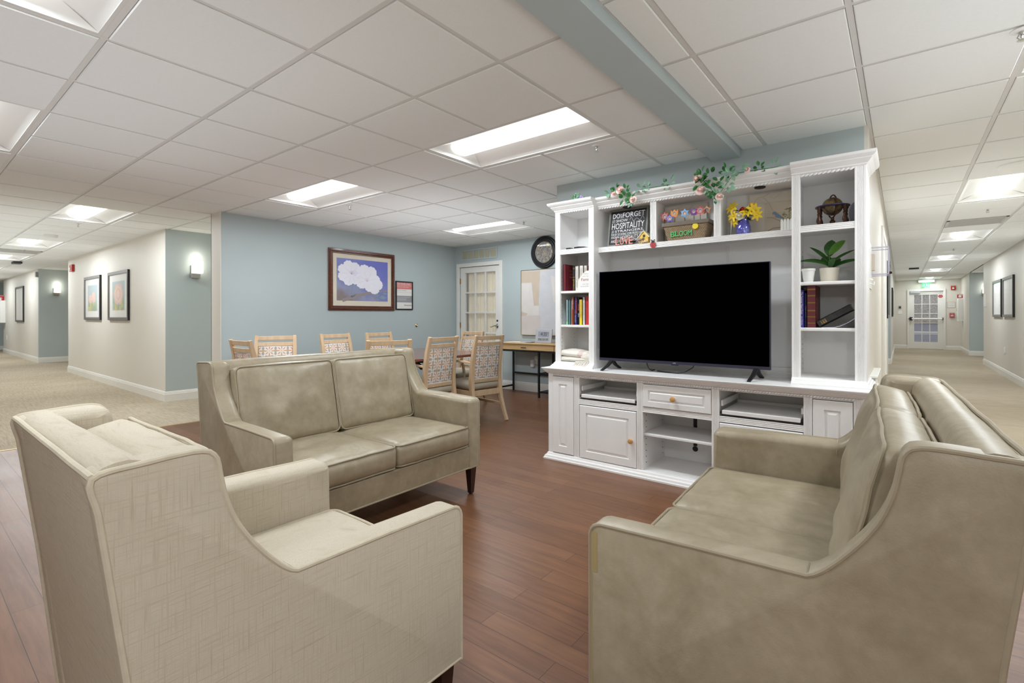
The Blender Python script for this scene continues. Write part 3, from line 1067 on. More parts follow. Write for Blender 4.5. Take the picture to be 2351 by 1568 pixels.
def seating(name, label, cat, loc, rotz, Wd, ncush, fab, pipe, backc=True, group=None):
    t = thing(name, label, cat, loc, rotz, group)
    hw = Wd / 2
    at = 0.098
    D = SIDE
    # frame: sides, back and front rail
    for s_ in (-1, 1):
        m = M()
        side_panel(m, s_ * hw, s_ * (hw - at))
        m.build('arm_and_wing', fab, t, world=False, smooth=True, ang=50)
    xi = hw - .022
    back = [(.745, .18), (.787, .57), (.828, .900), (.826, .914), (.815, .923), (.798, .928), (.780, .929), (.762, .924), (.750, .913), (.742, .895), (.737, .868), (.71, .60), (.685, .30), (.680, .18)]
    m = M()
    ns = 14
    rg = []
    for i in range(ns + 1):
        x = -xi + 2 * xi * i / ns
        rg.append([(x, y + .003 * noise.noise(Vector((x * 5, z * 5, 2))) * (1 if z > .5 else 0), z + (.004 * noise.noise(Vector((x * 4, y, 7))) if z > .8 else 0)) for y, z in back])
    m.rings(rg)
    m.build('back_panel', fab, t, world=False, smooth=True, ang=50)
    m = M()
    k0 = m.n()
    m.prism([(.008, .182), (.004, .24), (.006, .322), (.05, .330), (.70, .330), (.70, .182)], 'x', -xi, xi)
    m.build('seat_rail', fab, t, world=False, bevel=.008, seg=3)
    # piping
    m = M()
    for s in (-1, 1):
        xo = s * (hw - .0035)
        path = [(xo, p[0] + (.0025 if p[0] < .4 else 0), p[1] - (.002 if p[1] > .5 else 0)) for p in SIDE]
        m.tube(path, .0058, 8)
        m.tube([(xo, .004, .184), (xo, .745, .184)], .0055, 8)
        xs_, xe = s * (hw - .004), s * (hw - at + .006)
        m.tube([(xs_, .495, .636), (s * (hw - .03), .495, .6375), (s * (hw - .060), .495, .6370), (s * (hw - .075), .495, .6325), (s * (hw - .088), .495, .6235), (s * (hw - at), .496, .607), (s * (hw - at), .497, .59)], .0026, 6)
    m.tube([(x, .832 + .003 * noise.noise(Vector((x * 6, 1, 1))), .916 + .003 * noise.noise(Vector((x * 6, 5, 1)))) for x in [-hw + .004 + (Wd - .008) * i / 20 for i in range(21)]], .0062, 8)
    m.tube([(-hw, .004, .186), (hw, .004, .186)], .005, 8)
    m.build('piping', pipe, t, world=False, smooth=True)
    # cushions
    inner = Wd - 2 * at
    cw = inner / ncush - .004
    for i in range(ncush):
        cx = -inner / 2 + inner * (i + .5) / ncush
        m = cushion(cw, .62, .128, .026, .016, seed=i + 1, wr=.005, n=22)
        m.xf(0, Matrix.Translation((cx, .302, .393)))
        sc_ = m.build('seat_cushion', fab, t, world=False, smooth=True, ang=80)
        m = cushion_piping(cw, .62, .128, .026, i)
        m.xf(0, Matrix.Translation((cx, .302, .393)))
        m.build('cushion_piping', pipe, sc_, world=False, smooth=True)
    if backc:
        for i in range(ncush):
            cx = -inner / 2 + inner * (i + .5) / ncush
            hgt = .445
            T_ = Matrix.Translation((cx, .628, .672)) @ Matrix.Rotation(R(77.5), 4, 'X')
            m = cushion(cw + .002, hgt, .118, .030, .028, seed=i + 5 + int(Wd * 10), wr=.010, boxy=3, n=24)
            m.xf(0, T_)
            bc = m.build('back_cushion', fab, t, world=False, smooth=True, ang=80)
            m = cushion_piping(cw + .002, hgt, .118, .030, i + 3)
            m.xf(0, T_)
            m.build('cushion_piping', pipe, bc, world=False, smooth=True)
    # legs
    for sx in (-1, 1):
        m = M()
        cx = sx * (hw - .048)
        m.rings([[(cx - a, .035 - a + dy, z), (cx + a, .035 - a + dy, z), (cx + a, .035 + a + dy, z), (cx - a, .035 + a + dy, z)] for a, z, dy in ((.015, .008, 0), (.027, .185, 0))])
        lg = m.build('leg', 'darkwood', t, world=False, bevel=.002)
        M().lathe([(.012, 0), (.013, .004), (.010, .010)], (cx, .035, 0), 12).build('glide', 'glide', lg, world=False)
        m = M()
        m.rings([[(cx - a, .70 - a + dy, z), (cx + a, .70 - a + dy, z), (cx + a, .70 + a + dy, z), (cx - a, .70 + a + dy, z)] for a, z, dy in ((.015, .008, .07), (.027, .185, 0))])
        lg = m.build('leg', 'darkwood', t, world=False, bevel=.002)
        M().lathe([(.012, 0), (.013, .004), (.010, .010)], (cx, .77, 0), 12).build('glide', 'glide', lg, world=False)
    return t

sofaA = seating('loveseat', 'taupe faux leather two-seat sofa standing between the armchair and the dining table', 'sofa', (-2.185, 1.745, 0), R(90.9), 1.375, 2, 'leather', 'pipe')
sofaC = seating('loveseat', 'taupe faux leather two-seat sofa at the right, its worn near arm towards the camera', 'sofa', (-.680, 1.835, 0), R(-87.4), 1.375, 2, 'leather', 'pipe')
arm = seating('armchair', 'cream crosshatch fabric armchair in the left foreground, its back to the camera', 'armchair', (-1.385, 1.032, 0), R(180), .77, 1, 'fabric', 'fpipe')
# worn yellowed corner on the near sofa arm
m = M()
m.box(.6865, .6880, .004, .024, .50, .606).box(.6865, .6880, .003, .009, .20, .50)
o = m.build('worn_patch', colm('yellowed worn leather', (166, 148, 106), .45), sofaC, world=False)
o['label'] = 'yellowed worn strip at the arm corner'

# ================================================================ DINING CHAIRS AND TABLE
def make_chair(label):
    t = thing('dining_chair', label, 'chair', (0, 0, 0), 0, 'dining chairs around the table')
    st = [(.335, .0), (.285, .12), (.240, .25), (.218, .38), (.212, .50), (.225, .66), (.252, .82), (.287, .958)]
    for s in (-1, 1):
        m = M()
        wd = [.030, .032, .036, .040, .042, .042, .040, .036]
        m.strip([(s * (.208 - .018 * z / .96), y, z) for y, z in st], wd, [.036, .040, .046, .052, .050, .044, .038, .030], (0, 1, 0))
        m.build('rear_leg_and_stile', 'beech', t, world=False, bevel=.004)
        m = M()
        m.strip([(s * .208, -.215, .012), (s * .208, -.212, .20), (s * .208, -.205, .36)], [.026, .034, .038], [.026, .034, .040], (0, 1, 0))
        lg = m.build('leg', 'beech', t, world=False, bevel=.004)
        M().lathe([(.012, 0), (.013, .014)], (s * .208, -.215, 0), 10).build('glide', 'glide', lg, world=False)
        m = M()
        m.strip([(s * .200, .222, .655), (s * .214, .10, .668), (s * .220, -.03, .668), (s * .218, -.14, .655)], [.030, .036, .040, .034], .022, (0, 0, 1))
        m.strip([(s * .217, -.125, .652), (s * .220, -.13, .60), (s * .218, -.105, .52), (s * .212, -.085, .44), (s * .208, -.085, .33)], .026, [.034, .034, .032, .032, .034], (0, 1, 0))
        m.build('armrest', 'beech', t, world=False, bevel=.005)
        M().strip([(s * .208, -.205, .18), (s * .208, .268, .18)], .018, .030).build('stretcher', 'beech', t, world=False, bevel=.003)
    def rail(z0, z1, y, bow, th=.022, name='top_rail'):
        rg = []
        for i in range(9):
            x = -.175 + .35 * i / 8
            yy = y + bow * (1 - (x / .175) ** 2)
            rg.append([(x, yy - th / 2, z0), (x, yy + th / 2, z0), (x, yy + th / 2 + .006, z1), (x, yy - th / 2 + .006, z1)])
        M().rings(rg).build(name, 'beech', t, world=False, bevel=.004)
    rail(.908, .952, .275, .012)
    rail(.845, .884, .258, .010, name='middle_rail')
    rail(.440, .478, .215, .0, name='lower_rail')
    # padded back panel
    rg = []
    for i in range(9):
        f = i / 8
        z = .482 + .356 * f
        y0 = .212 + .040 * f ** 1.3
        pf = .010 * math.sin(PI * f) + .012
        xs = [-.170, -.160, -.08, 0, .08, .160, .170]
        rg.append([(x, y0 + (pf if abs(x) < .165 else .004), z) for x in xs] + [(x, y0 - (pf if abs(x) < .165 else .004), z) for x in xs[::-1]])
    pad = M().rings(rg).build('back_pad', 'flower', t, world=False, smooth=True, ang=60)
    for z, y in ((.482, .212), (.838, .252)):
        m = M()
        for s in (0,):
            m.tube([(x, y + .012 + .002 * noise.noise(Vector((x * 60, z, s))), z + .002 * noise.noise(Vector((x * 50, z, 3)))) for x in [-.168 + .336 * k / 24 for k in range(25)]], .004, 6)
        m.build('pad_welt', 'inkw', pad, world=False, smooth=True)
    m = M()
    for s in (-1, 1):
        m.strip([(s * .208, -.20, .325), (s * .208, .235, .325)], .022, .062)
    m.strip([(-.208, -.205, .325), (.208, -.205, .325)], .022, .062)
    m.strip([(-.208, .225, .325), (.208, .225, .325)], .022, .062)
    m.build('seat_frame', 'beech', t, world=False, bevel=.003)
    m = cushion(.43, .435, .085, .03, .016, 3, 10, 4, .002)
    m.xf(0, Matrix.Translation((0, .0, .402)))
    m.build('seat', 'seatcloth', t, world=False, smooth=True, ang=80)
    return t
# (top-centre x, y, angle of the facing, label)
CH = [
    (-4.66, 1.97, 180, 'leftmost pale wood dining chair, at the head of the table beside the off-white column'),
    (-5.42, 2.66, 60, 'second pale wood dining chair from the left, against the blue wall'),
    (-5.38, 3.36, 94, 'pale wood dining chair standing alone below the left part of the flower picture'),
    (-5.36, 3.98, 93, 'pale wood dining chair on the far side of the table, below the framed notice'),
    (-3.59, 2.78, 251, 'pale wood dining chair top rising behind the right end of the sofa back'),
    (-3.70, 3.55, 270, 'patterned dining chair just right of the sofa back'),
    (-4.67, 5.04, -3.4, 'pale wood dining chair in front of the glazed door'),
    (-3.56, 4.11, 262, 'patterned dining chair nearest the desk, its splayed rear leg on open floor'),
]
def chair_loc(cx, cy, deg):
    a = R(deg)
    return (cx + math.sin(a) * .28, cy - math.cos(a) * .28, 0)
first = make_chair(CH[0][3])
for i, (cx, cy, deg, lab) in enumerate(CH):
    if i == 0:
        first.location = chair_loc(cx, cy, deg)
        first.rotation_euler = (0, 0, R(deg))
    else:
        dup(first, lab, chair_loc(cx, cy, deg), R(deg))

TZ = .735
t = thing('dining_table', 'long reddish mahogany dining table behind the leather sofa', 'table', (-4.47, 3.40, 0))
m = M()
ox, oy = .635, 1.08
for a, b_ in ((-oy, -.215), (-.209, oy)):
    m.prism([(-ox + .02, a), (ox - .02, a), (ox, a + .02), (ox, b_ - .02), (ox - .02, b_), (-ox + .02, b_), (-ox, b_ - .02), (-ox, a + .02)], 'z', TZ - .028, TZ)
m.build('table_top', 'mahog', t, world=False, bevel=.006, seg=3)
M().box(-.26, .26, -.80, .80, TZ - .09, TZ - .03).build('apron', 'darkwood', t, world=False, bevel=.004)
for s in (-1, 1):
    m = M().lathe([(.05, .10), (.055, .16), (.035, .22), (.045, .40), (.06, .52), (.05, .60), (.09, .65)], (0, s * .62, 0), 16)
    for q in (-1, 1):
        m.strip([(0, s * .62, .20), (q * .18, s * .62, .16), (q * .26, s * .62, .05), (q * .30, s * .62, .02)], [.05, .045, .04, .05], [.07, .06, .045, .04])
        m.strip([(0, s * .62, .58), (q * .10, s * .62, .54), (q * .20, s * .62, .60), (q * .26, s * .62, .65)], .03, [.05, .045, .04, .03])
    m.build('pedestal_leg', 'blackmetal', t, world=False, smooth=True)

# ================================================================ DESK
t = thing('desk', 'narrow light oak desk on a black steel frame by the blue end wall', 'desk', (-4.0, 5.95, 0))
dx0, dx1, dy0, dy1 = -4.815, -3.35, 5.745, 6.145
M().box(dx0 - .005, dx1, dy0 - .008, dy1, .752, .772).build('desk_top', 'oak', t, bevel=.003)
M().box(dx0 + .01, dx1 - .01, dy0 + .018, dy1 - .01, .665, .752).build('carcass', 'oak', t, bevel=.002)
for a, b_ in ((-4.795, -3.80), (-3.79, -3.37)):
    dr = M().box(a, b_, dy0 + .004, dy0 + .022, .670, .746).build('drawer', 'oak', t, bevel=.003)
    c_ = a + (b_ - a) * .48
    m = M().box(c_ - .045, c_ + .045, dy0 - .018, dy0 - .008, .700, .710)
    m.box(c_ - .035, c_ - .027, dy0 - .012, dy0 + .006, .701, .709).box(c_ + .027, c_ + .035, dy0 - .012, dy0 + .006, .701, .709)
    m.build('handle', 'blackmetal', dr)
m = M()
for y in (dy0 + .012, dy1 - .02):
    for x in (-4.807, -4.057, -3.37):
        m.box(x - .012, x + .012, y - .012, y + .012, 0, .655)
    m.box(-4.80, -3.36, y - .012, y + .012, .643, .665)
for x in (-4.807, -3.37):
    m.box(x - .010, x + .010, dy0 + .01, dy1 - .02, .07, .095)
    m.box(x - .010, x + .010, dy0 + .01, dy1 - .02, .643, .663)
m.box(-4.80, -3.36, dy1 - .032, dy1 - .012, .27, .295)
m.build('frame', 'blackmetal', t)
for z in (.07, .335):
    m = M().box(-4.045, -3.38, dy0 + .01, dy1 - .02, z, z + .022)
    m.build('frame_shelf', 'blackmetal', t)

# digital clock on the desk
t = thing('digital_clock', 'silver digital clock reading 4:35 standing on the oak desk', 'clock', (-4.10, 5.93, .772), R(6))
k = M().box(-.135, .135, -.012, .012, 0, .205)
k.xf(0, Matrix.Rotation(R(-9), 4, 'X'))
k.build('case', 'silver', t, world=False, bevel=.005)
Rx = Matrix.Rotation(R(-9), 4, 'X')
k = M().box(-.088, .088, -.015, -.010, .092, .165).box(-.088, .088, -.015, -.010, .030, .072)
k.xf(0, Rx)
lc = k.build('lcd', 'lcd', t, world=False)
k = M().text('4:35', -.045, .055, .104, .155, -.0155, .0006)
k.text('PM', .064, .082, .132, .148, -.0155, .0006)
k.text('FRI 12 19', -.075, .075, .040, .062, -.0155, .0006)
k.xf(0, Rx)
k.build('digits', 'ink', lc, world=False)
k = M().box(-.02, .02, .012, .075, 0, .01)
k.build('prop', 'silver', t, world=False)
m = M()
m.box(-4.72, -4.42, 5.82, 6.03, .772, .774).box(-4.60, -4.36, 5.80, 6.00, .774, .777)
tag(m.build('papers', 'paper'), 'loose papers lying on the desk left of the digital clock', 'papers')
tag(M().box(-4.47, -4.27, 5.86, 6.02, .777, .786).build('notebook', 'silver', bevel=.002), 'thin grey notebook on the desk papers', 'notebook')

# outlet with plugged night light
t = thing('wall_outlet', 'white wall outlet on the blue wall under the desk', 'outlet', (-4.39, 6.17, .49))
M().box(-.036, .036, -.005, .001, -.06, .06).build('plate', 'white', t, world=False, bevel=.002)
m = M()
for z in (-.025, .025):
    m.box(-.016, .016, -.0065, -.004, z - .014, z + .014)
m.build('socket', 'paper', t, world=False)
t = thing('plug_in_charger', 'small white plug-in device in the outlet under the desk', 'charger', (-4.44, 6.13, .44))
M().box(-.03, .03, -.02, .034, -.055, .05).build('body', 'white', t, world=False, bevel=.01, seg=3)
M().box(-.018, .018, -.024, -.018, -.035, .03).build('front_panel', 'paper', t, world=False, bevel=.003)

# vent above the door
t = thing('wall_vent', 'blue-painted air grille with cream louvres above the glazed door', 'vent', (-5.575, 6.17, 2.21))
m = M()
frames(m, -.405, .405, -.095, .095, .028, -.012, .001)
for i in range(1, 6):
    x = -.377 + .754 * i / 6
    m.box(x - .011, x + .011, -.010, .001, -.067, .067)
m.build('frame', 'blue', t, world=False, bevel=.002)
m = M()
for k in range(9):
    z = -.062 + .0148 * k
    m.prism([(-.006, z - .003), (.001, z + .006), (.001, z + .002), (-.006, z - .006)], 'x', -.377, .377)
m.build('louvres', colm('cream louvres', (206, 196, 160)), t, world=False)

# wall clock
t = thing('wall_clock', 'large round black skeleton clock above the abstract canvas', 'clock', (-4.235, 6.17, 2.13))
CR = .245
m = M().lathe([(CR * .80, 0), (CR, 0), (CR, -.02), (CR * .96, -.035), (CR * .90, -.035), (CR * .86, -.05), (CR * .80, -.052), (CR * .76, -.042), (CR * .70, -.042), (CR * .66, -.030), (CR * .66, 0)], n=56, ax='y')
m.build('rim', 'black', t, world=False, smooth=True)
m = M()
for i in range(72):
    a = 2 * PI * i / 72
    m.ball((CR * .735 * math.cos(a), -.044, CR * .735 * math.sin(a)), .0045, 5, 4)
m.build('beading', 'blackmetal', t, world=False, smooth=True)
CG = colm('antique gold metal', (176, 148, 104), .4, metal=.6)
m = M()
def ringy(r, y, rad, n=40):
    m.tube([(r * math.cos(2 * PI * i / n), y, r * math.sin(2 * PI * i / n)) for i in range(n)], rad, 5, closed=True)
ringy(CR * .64, -.012, .003)
ringy(CR * .36, -.012, .004)
for r, cx, cz in ((.05, -.02, .02), (.035, .035, -.02), (.03, -.01, -.045), (.022, .02, .045)):
    n = 22
    m.tube([(cx + r * math.cos(2 * PI * i / n), -.014, cz + r * math.sin(2 * PI * i / n)) for i in range(n)], .003, 5, closed=True)
    for i in range(6):
        a = PI * i / 3
        m.strip([(cx, -.014, cz), (cx + r * math.cos(a), -.014, cz + r * math.sin(a))], .003, .003)
for i in range(12):
    a = 2 * PI * i / 12
    m.strip([(CR * .34 * math.cos(a), -.012, CR * .34 * math.sin(a)), (CR * .40 * math.cos(a), -.012, CR * .40 * math.sin(a))], .004, .003)
m.build('skeleton_dial', CG, t, world=False)
for i in range(1, 13):
    a = PI / 2 - 2 * PI * i / 12
    k = M().text(str(i), -.022, .022, -.026, .026, -.014, .004, keep=False)
    k.xf(0, Matrix.Translation((CR * .51 * math.cos(a), 0, CR * .51 * math.sin(a))))
    k.build('numeral', CG, t, world=False)
for a, L in ((R(-50), .085), (R(-120), .125)):
    M().strip([(-.02 * math.cos(a), -.022, -.02 * math.sin(a)), (L * math.cos(a), -.022, L * math.sin(a))], [.008, .003], .002, (0, 1, 0)).build('hand', CG, t, world=False)
M().lathe([(CR * .66, -.028), (CR * .66, -.030)], n=40, ax='y').build('glass_cover', 'glass', t, world=False)

# abstract canvas
t = thing('abstract_canvas', 'tall abstract canvas in beige and white blocks with a thin gold frame below the clock', 'painting', (-4.16, 6.17, .87))
x0, x1, z0, z1 = -.505, .505, .0, 1.005
m = M()
m.box(x0 + .006, x1 - .006, -.030, 0, z0 + .006, z1 - .006)
AC = [colm('off white paint', (214, 209, 204), .7), colm('sand paint', (200, 184, 166), .7), colm('cool white paint', (204, 204, 208), .7), colm('warm white paint', (218, 212, 208), .7), colm('pinkish white paint', (206, 196, 192), .7)]
def shp(mi, pts):
    m.mi = mi
    m.face([(x0 + .006 + (x1 - x0 - .012) * u, -.0303 - .0002 * mi, z1 - .006 - (z1 - z0 - .012) * v) for u, v in pts])
shp(1, [(0, .01), (.36, .02), (.36, .55), (.23, .56), (.20, .19), (0, .19)])
shp(2, [(.36, .02), (1, 0), (1, .98), (.35, .98), (.33, .5)])
shp(3, [(0, .20), (.20, .20), (.24, .55), (.33, .55), (.33, .70), (.10, .66), (0, .62)])
shp(1, [(0, .64), (.12, .67), (.10, .70), (0, .71)])
shp(4, [(0, .71), (.12, .70), (.36, .70), (.36, .99), (0, .99)])
shp(3, [(.55, .10), (.9, .2), (.85, .6), (.6, .5)])
shp(0, [(.12, .02), (.30, .02), (.28, .06), (.14, .05)])
m.build('canvas', AC, t, world=False, recalc=False)
frames(M(), x0, x1, z0, z1, .006, -.036, 0).build('frame', 'brass', t, world=False)

# ================================================================ ENTERTAINMENT WALL UNIT
def mould(m, x0, x1, y0, y1, prof, sl=True, sr=True):
    rg = []
    for z, p in prof:
        a = x0 - (p if sl else .0007)
        b_ = x1 + (p if sr else .0007)
        rg.append([(a, y0 - p, z), (b_, y0 - p, z), (b_, y1, z), (a, y1, z)])
    return m.rings(rg)
def flutes(a0, a1, n, depth=.003, edge=.2):
    """outline (a, d) of a fluted face from a0 to a1, d=0 front, positive = recessed"""
    w = a1 - a0
    e = w * edge
    gw = (w - 2 * e) / max(1, n)
    if n == 0:
        return [(a0, 0), (a1, 0)]
    pts = [(a0, 0)]
    for i in range(n):
        g0 = a0 + e + gw * i
        pts += [(g0 + gw * .18, 0), (g0 + gw * .35, depth), (g0 + gw * .65, depth), (g0 + gw * .82, 0)]
    pts.append((a1, 0))
    return pts
def vstile(m, x0, x1, yf, yb, z0, z1, n=4):
    f = flutes(x0, x1, n)
    m.prism([(a, yf + d) for a, d in f] + [(x1, yb), (x0, yb)], 'z', z0, z1)
def hrail(m, x0, x1, yf, yb, z0, z1, n=3):
    f = flutes(z0, z1, n, edge=.12)
    m.prism([(yf + d, a) for a, d in f] + [(yb, z1), (yb, z0)], 'x', x0, x1)
def rope(x0, x1, y, z, r=.008, step=.020):
    m = M()
    n = int((x1 - x0) / step)
    for i in range(n):
        x = x0 + (i + .5) * (x1 - x0) / n
        k = m.n()
        m.ball((0, 0, 0), 1, 8, 5, (r * .80, r * .75, r * 1.5))
        m.xf(k, Matrix.Translation((x, y, z)) @ Matrix.Rotation(R(60), 4, 'Y'))
    return m
def raised(m, x0, x1, z0, z1, yf, yb, ins, ins2=None):
    e = .004
    i2 = ins2 or ins + .026
    lv = [(0, yb), (0, yf + e), (e, yf), (ins, yf), (ins + .003, yf + .008), (ins + .010, yf + .008), (i2 - .004, yf + .001), (i2, yf + .001)]
    rg = []
    for q, y in lv:
        qx = min(q, (x1 - x0) / 2 - .002)
        rg.append([(x0 + qx, y, z0 + q), (x1 - qx, y, z0 + q), (x1 - qx, y, z1 - q), (x0 + qx, y, z1 - q)])
    m.rings(rg)
def knob(par, x, y, z):
    M().lathe([(.009, 0), (.008, -.008), (.016, -.016), (.019, -.024), (.016, -.032), (.004, -.036)], (x, y, z), 18, 'y').build('knob', 'knob', par, smooth=True)

BX0, BX1, BF, BB = -2.286, -.168, 3.38, 3.845
CT = .747
con = thing('media_console', 'long white base cabinet of the television wall unit with rope moulding', 'cabinet', ((BX0 + BX1) / 2, 3.6, 0))
st = [(-2.286, -2.243), (-2.043, -1.996), (-1.514, -1.468), (-.987, -.940), (-.459, -.414), (-.214, -.168)]
m = M()
for i, (a, b_) in enumerate(st):
    vstile(m, a, b_, BF, BF + .022, .045, .700, 0 if i == 0 else 4)
for i, (a, b_) in enumerate(st):          # partitions and side walls
    if i == 0:
        m.box(a, a + .02, BF + .022, BB, .02, .70)
    elif i == 5:
        m.box(b_ - .02, b_, BF + .022, BB, .02, .70)
    else:
        m.box((a + b_) / 2 - .012, (a + b_) / 2 + .012, BF + .022, BB - .012, .04, .70)
m.box(BX0 + .02, BX1 - .02, BF + .02, BB - .01, .035, .055)       # bottom board
m.box(BX0 + .02, BX1 - .02, BF + .004, BB - .01, .680, .700)
for a, b_ in ((-1.996, -1.514), (-1.468, -.987), (-.940, -.459)):
    hrail(m, a, b_, BF + .001, BF + .02, .474, .512)
m.box(-1.996, -1.514, BF + .02, BB - .02, .480, .500)
m.box(-1.468, -.987, BF + .02, BB - .02, .480, .500)
m.box(-.940, -.459, BF + .02, BB - .02, .480, .500)
m.build('carcass', 'cab', con, bevel=.0015)
m = M()
m.box(BX0 + .02, -1.2555, BB - .012, BB, .04, .70).box(-1.2255, BX1 - .02, BB - .012, BB, .04, .70)
m.box(-1.2555, -1.2255, BB - .012, BB, .04, .17)
m.build('back', 'cabback', con)
m = M().box(-1.2555, -1.2255, BB - .004, BB, .17, .68)
m.lathe([(.021, 0), (.021, -.001)], (-1.2405, BB - .0118, .150), 20, 'y')
m.build('cable_slot', 'black', con)
m = M()
mould(m, BX0, BX1, BF, BB, [(0, .032), (.012, .032), (.016, .026), (.030, .022), (.036, .012), (.050, .006), (.054, 0)], True, False)
m.build('plinth_moulding', 'cab', con, smooth=True, ang=25)
m = M()
mould(m, BX0, BX1, BF, BB, [(.700, 0), (.703, .010), (.708, .012), (.712, .018), (.717, .019), (.720, .026), (.726, .027), (.729, .034), (.736, .036), (.739, .042), (.745, .043), (CT, .041)], True, True)
m.build('countertop', 'cab', con, smooth=True, ang=25)
rope(-2.245, -.205, BF - .003, .692, .0062, .017).build('rope_moulding', 'cab', con, smooth=True)
def door(x0, x1, z0, z1, ins, ins2, kn=None, name='door'):
    m = M()
    raised(m, x0, x1, z0, z1, BF - .006, BF + .014, ins, ins2)
    d = m.build(name, 'cab', con, smooth=True, ang=18)
    if kn:
        knob(d, kn[0], BF - .006, kn[1])
    return d
door(-2.241, -2.046, .060, .676, .058, .086)
door(-1.990, -1.517, .058, .468, .056, .084, (-1.552, .255))
door(-1.466, -.990, .516, .676, .040, .062, (-1.239, .592), 'drawer')
door(-.936, -.461, .058, .468, .056, .084, (-.90, .255))
door(-.411, -.217, .060, .676, .055, .084)
for a, b_, z in ((-1.994, -1.516, .528), (-.938, -.461, .526)):
    m = M().box(a + .014, b_ - .014, BF + .004, BB - .06, z, z + .026)
    tr = m.build('pull_out_tray', 'cab', con, bevel=.004, seg=3)
    m = M()
    for x in (a + .002, b_ - .013):
        m.box(x, x + .011, BF + .012, BB - .08, z + .004, z + .016)
    m.build('slide', 'blackmetal', tr)
    m = M().box(a + .014, b_ - .014, BB - .075, BB - .06, z + .026, z + .045)
    for x in (a + .002, b_ - .014):
        m.box(x, x + .012, BF + .03, BB - .03, z + .050, z + .085)
    m.build('tray_lip', 'cab', tr)
M().box(-1.478, -.977, BF + .03, BB - .02, .299, .317).build('shelf', 'cab', con, bevel=.004, seg=3)
m = M()
for x in (-1.4655,):
    for y in (BF + .06, BB - .09):
        for k in range(9):
            m.ball((x - .001, y, .10 + .043 * k), .003, 6, 4)
m.build('peg_hole', 'ink', con)

TF, TB = 3.50, 3.845
CROWN = [(2.040, 0), (2.046, .006), (2.052, .006), (2.058, .014), (2.070, .024), (2.076, .030), (2.081, .030), (2.088, .042), (2.098, .050), (2.112, .052), (2.114, .050)]
def tower(label, x0, x1, sw, nfl, sides):
    t = thing('bookcase_tower', label, 'bookcase', ((x0 + x1) / 2, 3.66, CT))
    m = M()
    vstile(m, x0, x0 + sw[0], TF, TF + .022, .76, 2.045, nfl[0])
    vstile(m, x1 - sw[1], x1, TF, TF + .022, .76, 2.045, nfl[1])
    m.box(x0, x0 + .02, TF + .022, TB, CT, 2.045).box(x1 - .02, x1, TF + .022, TB, CT, 2.045)
    m.box(x0 + .02, x1 - .02, TF + .03, TB, 2.033, 2.045)
    m.box(x0 + .02, x1 - .02, TF + .01, TB, CT, .785)
    m.box(x0 + sw[0] - .001, x1 - sw[1] + .001, TF + .004, TF + .02, 2.030, 2.05)
    m.build('carcass', 'cab', t, bevel=.0012)
    M().box(x0 + .02, x1 - .02, TB - .012, TB, .785, 2.033).build('back', 'cabback', t)
    m = M()
    mould(m, x0, x1, TF, TB, CROWN, *sides)
    m.build('crown_moulding', 'cab', t, smooth=True, ang=22)
    m = M()
    mould(m, x0, x1, TF, TB, [(CT + .0005, .030), (.754, .030), (.757, .022), (.764, .020), (.767, .012), (.776, .010), (.780, .003), (.788, 0)], sides[0], sides[1])
    m.build('base_moulding', 'cab', t, smooth=True, ang=22)
    rope(x0 + sw[0] + .002, x1 - sw[1] - .002, TF - .004, 2.030, .0085, .022).build('rope_moulding', 'cab', t, smooth=True)
    m = M()
    hrail(m, x0 + sw[0], x1 - sw[1], TF + .001, TF + .02, 1.682, 1.722)
    m.box(x0 + .02, x1 - .02, TF + .02, TB - .012, 1.700, 1.722)
    m.build('fixed_shelf', 'cab', t, bevel=.001)
    for z in (1.356, 1.074):
        M().box(x0 + .021, x1 - .021, TF + .012, TB - .013, z, z + .021).build('shelf', 'cab', t, bevel=.006, seg=3)
    m = M()
    for xx in (x0 + .0203, x1 - .0203):
        for y in (TF + .07, TB - .07):
            for z0 in (.82, 1.12, 1.40):
                for k in range(7):
                    m.ball((xx, y, z0 + .032 * k), .0028, 6, 4)
    m.build('peg_hole', colm('shelf pin hole', (120, 116, 108)), t)
    return t
tower('narrow white bookcase tower left of the television, standing on the console', -2.296, -1.929, (.047, .047), (0, 3), (True, False))
tower('narrow white bookcase tower right of the television, with globe and plant', -.538, -.158, (.047, .056), (5, 5), (False, True))
# bridge between the towers
SF = 3.575
br_ = thing('hutch_bridge', 'white overhead shelf section with three openings above the television', 'shelf unit', (-1.2335, 3.7, 1.68))
x0, x1 = -1.929, -.538
m = M()
hrail(m, x0, x1, SF, SF + .02, 1.681, 1.722, 4)
m.box(x0, x1, SF + .02, 3.84, 1.697, 1.722)
m.box(x0, x1, SF + .004, 3.84, 2.030, 2.048)
for a, b_ in ((-1.490, -1.443), (-1.028, -.981)):
    vstile(m, a, b_, SF, SF + .02, 1.722, 2.032, 4)
    m.box((a + b_) / 2 - .01, (a + b_) / 2 + .01, SF + .02, 3.795, 1.722, 2.030)
m.build('carcass', 'cab', br_, bevel=.0012)
m = M().box(x0, x1, 3.795, 3.805, .80, 2.03)
for a, b_ in ((-1.515, -1.475), (-1.01, -.97)):
    vstile(m, a, b_, 3.787, 3.797, .80, 1.68, 4)
hrail(m, x0, x1, 3.785, 3.797, .747, .80, 5)
m.box(x0, x1, 3.78, 3.79, .80, .815)
m.build('back_panel', 'cabback', br_)
m = M()
mould(m, x0, x1, SF, 3.84, [(z + .0035, p) for z, p in CROWN], False, False)
m.build('crown_moulding', 'cab', br_, smooth=True, ang=22)
rope(x0 + .01, x1 - .01, SF - .004, 2.034, .0085, .0225).build('rope_moulding', 'cab', br_, smooth=True)
m = M().lathe([(.034, 0), (.034, -.006), (.03, -.008)], (-.742, 3.62, 2.0295), 24)
m.build('puck_light', 'ink', br_, smooth=True)
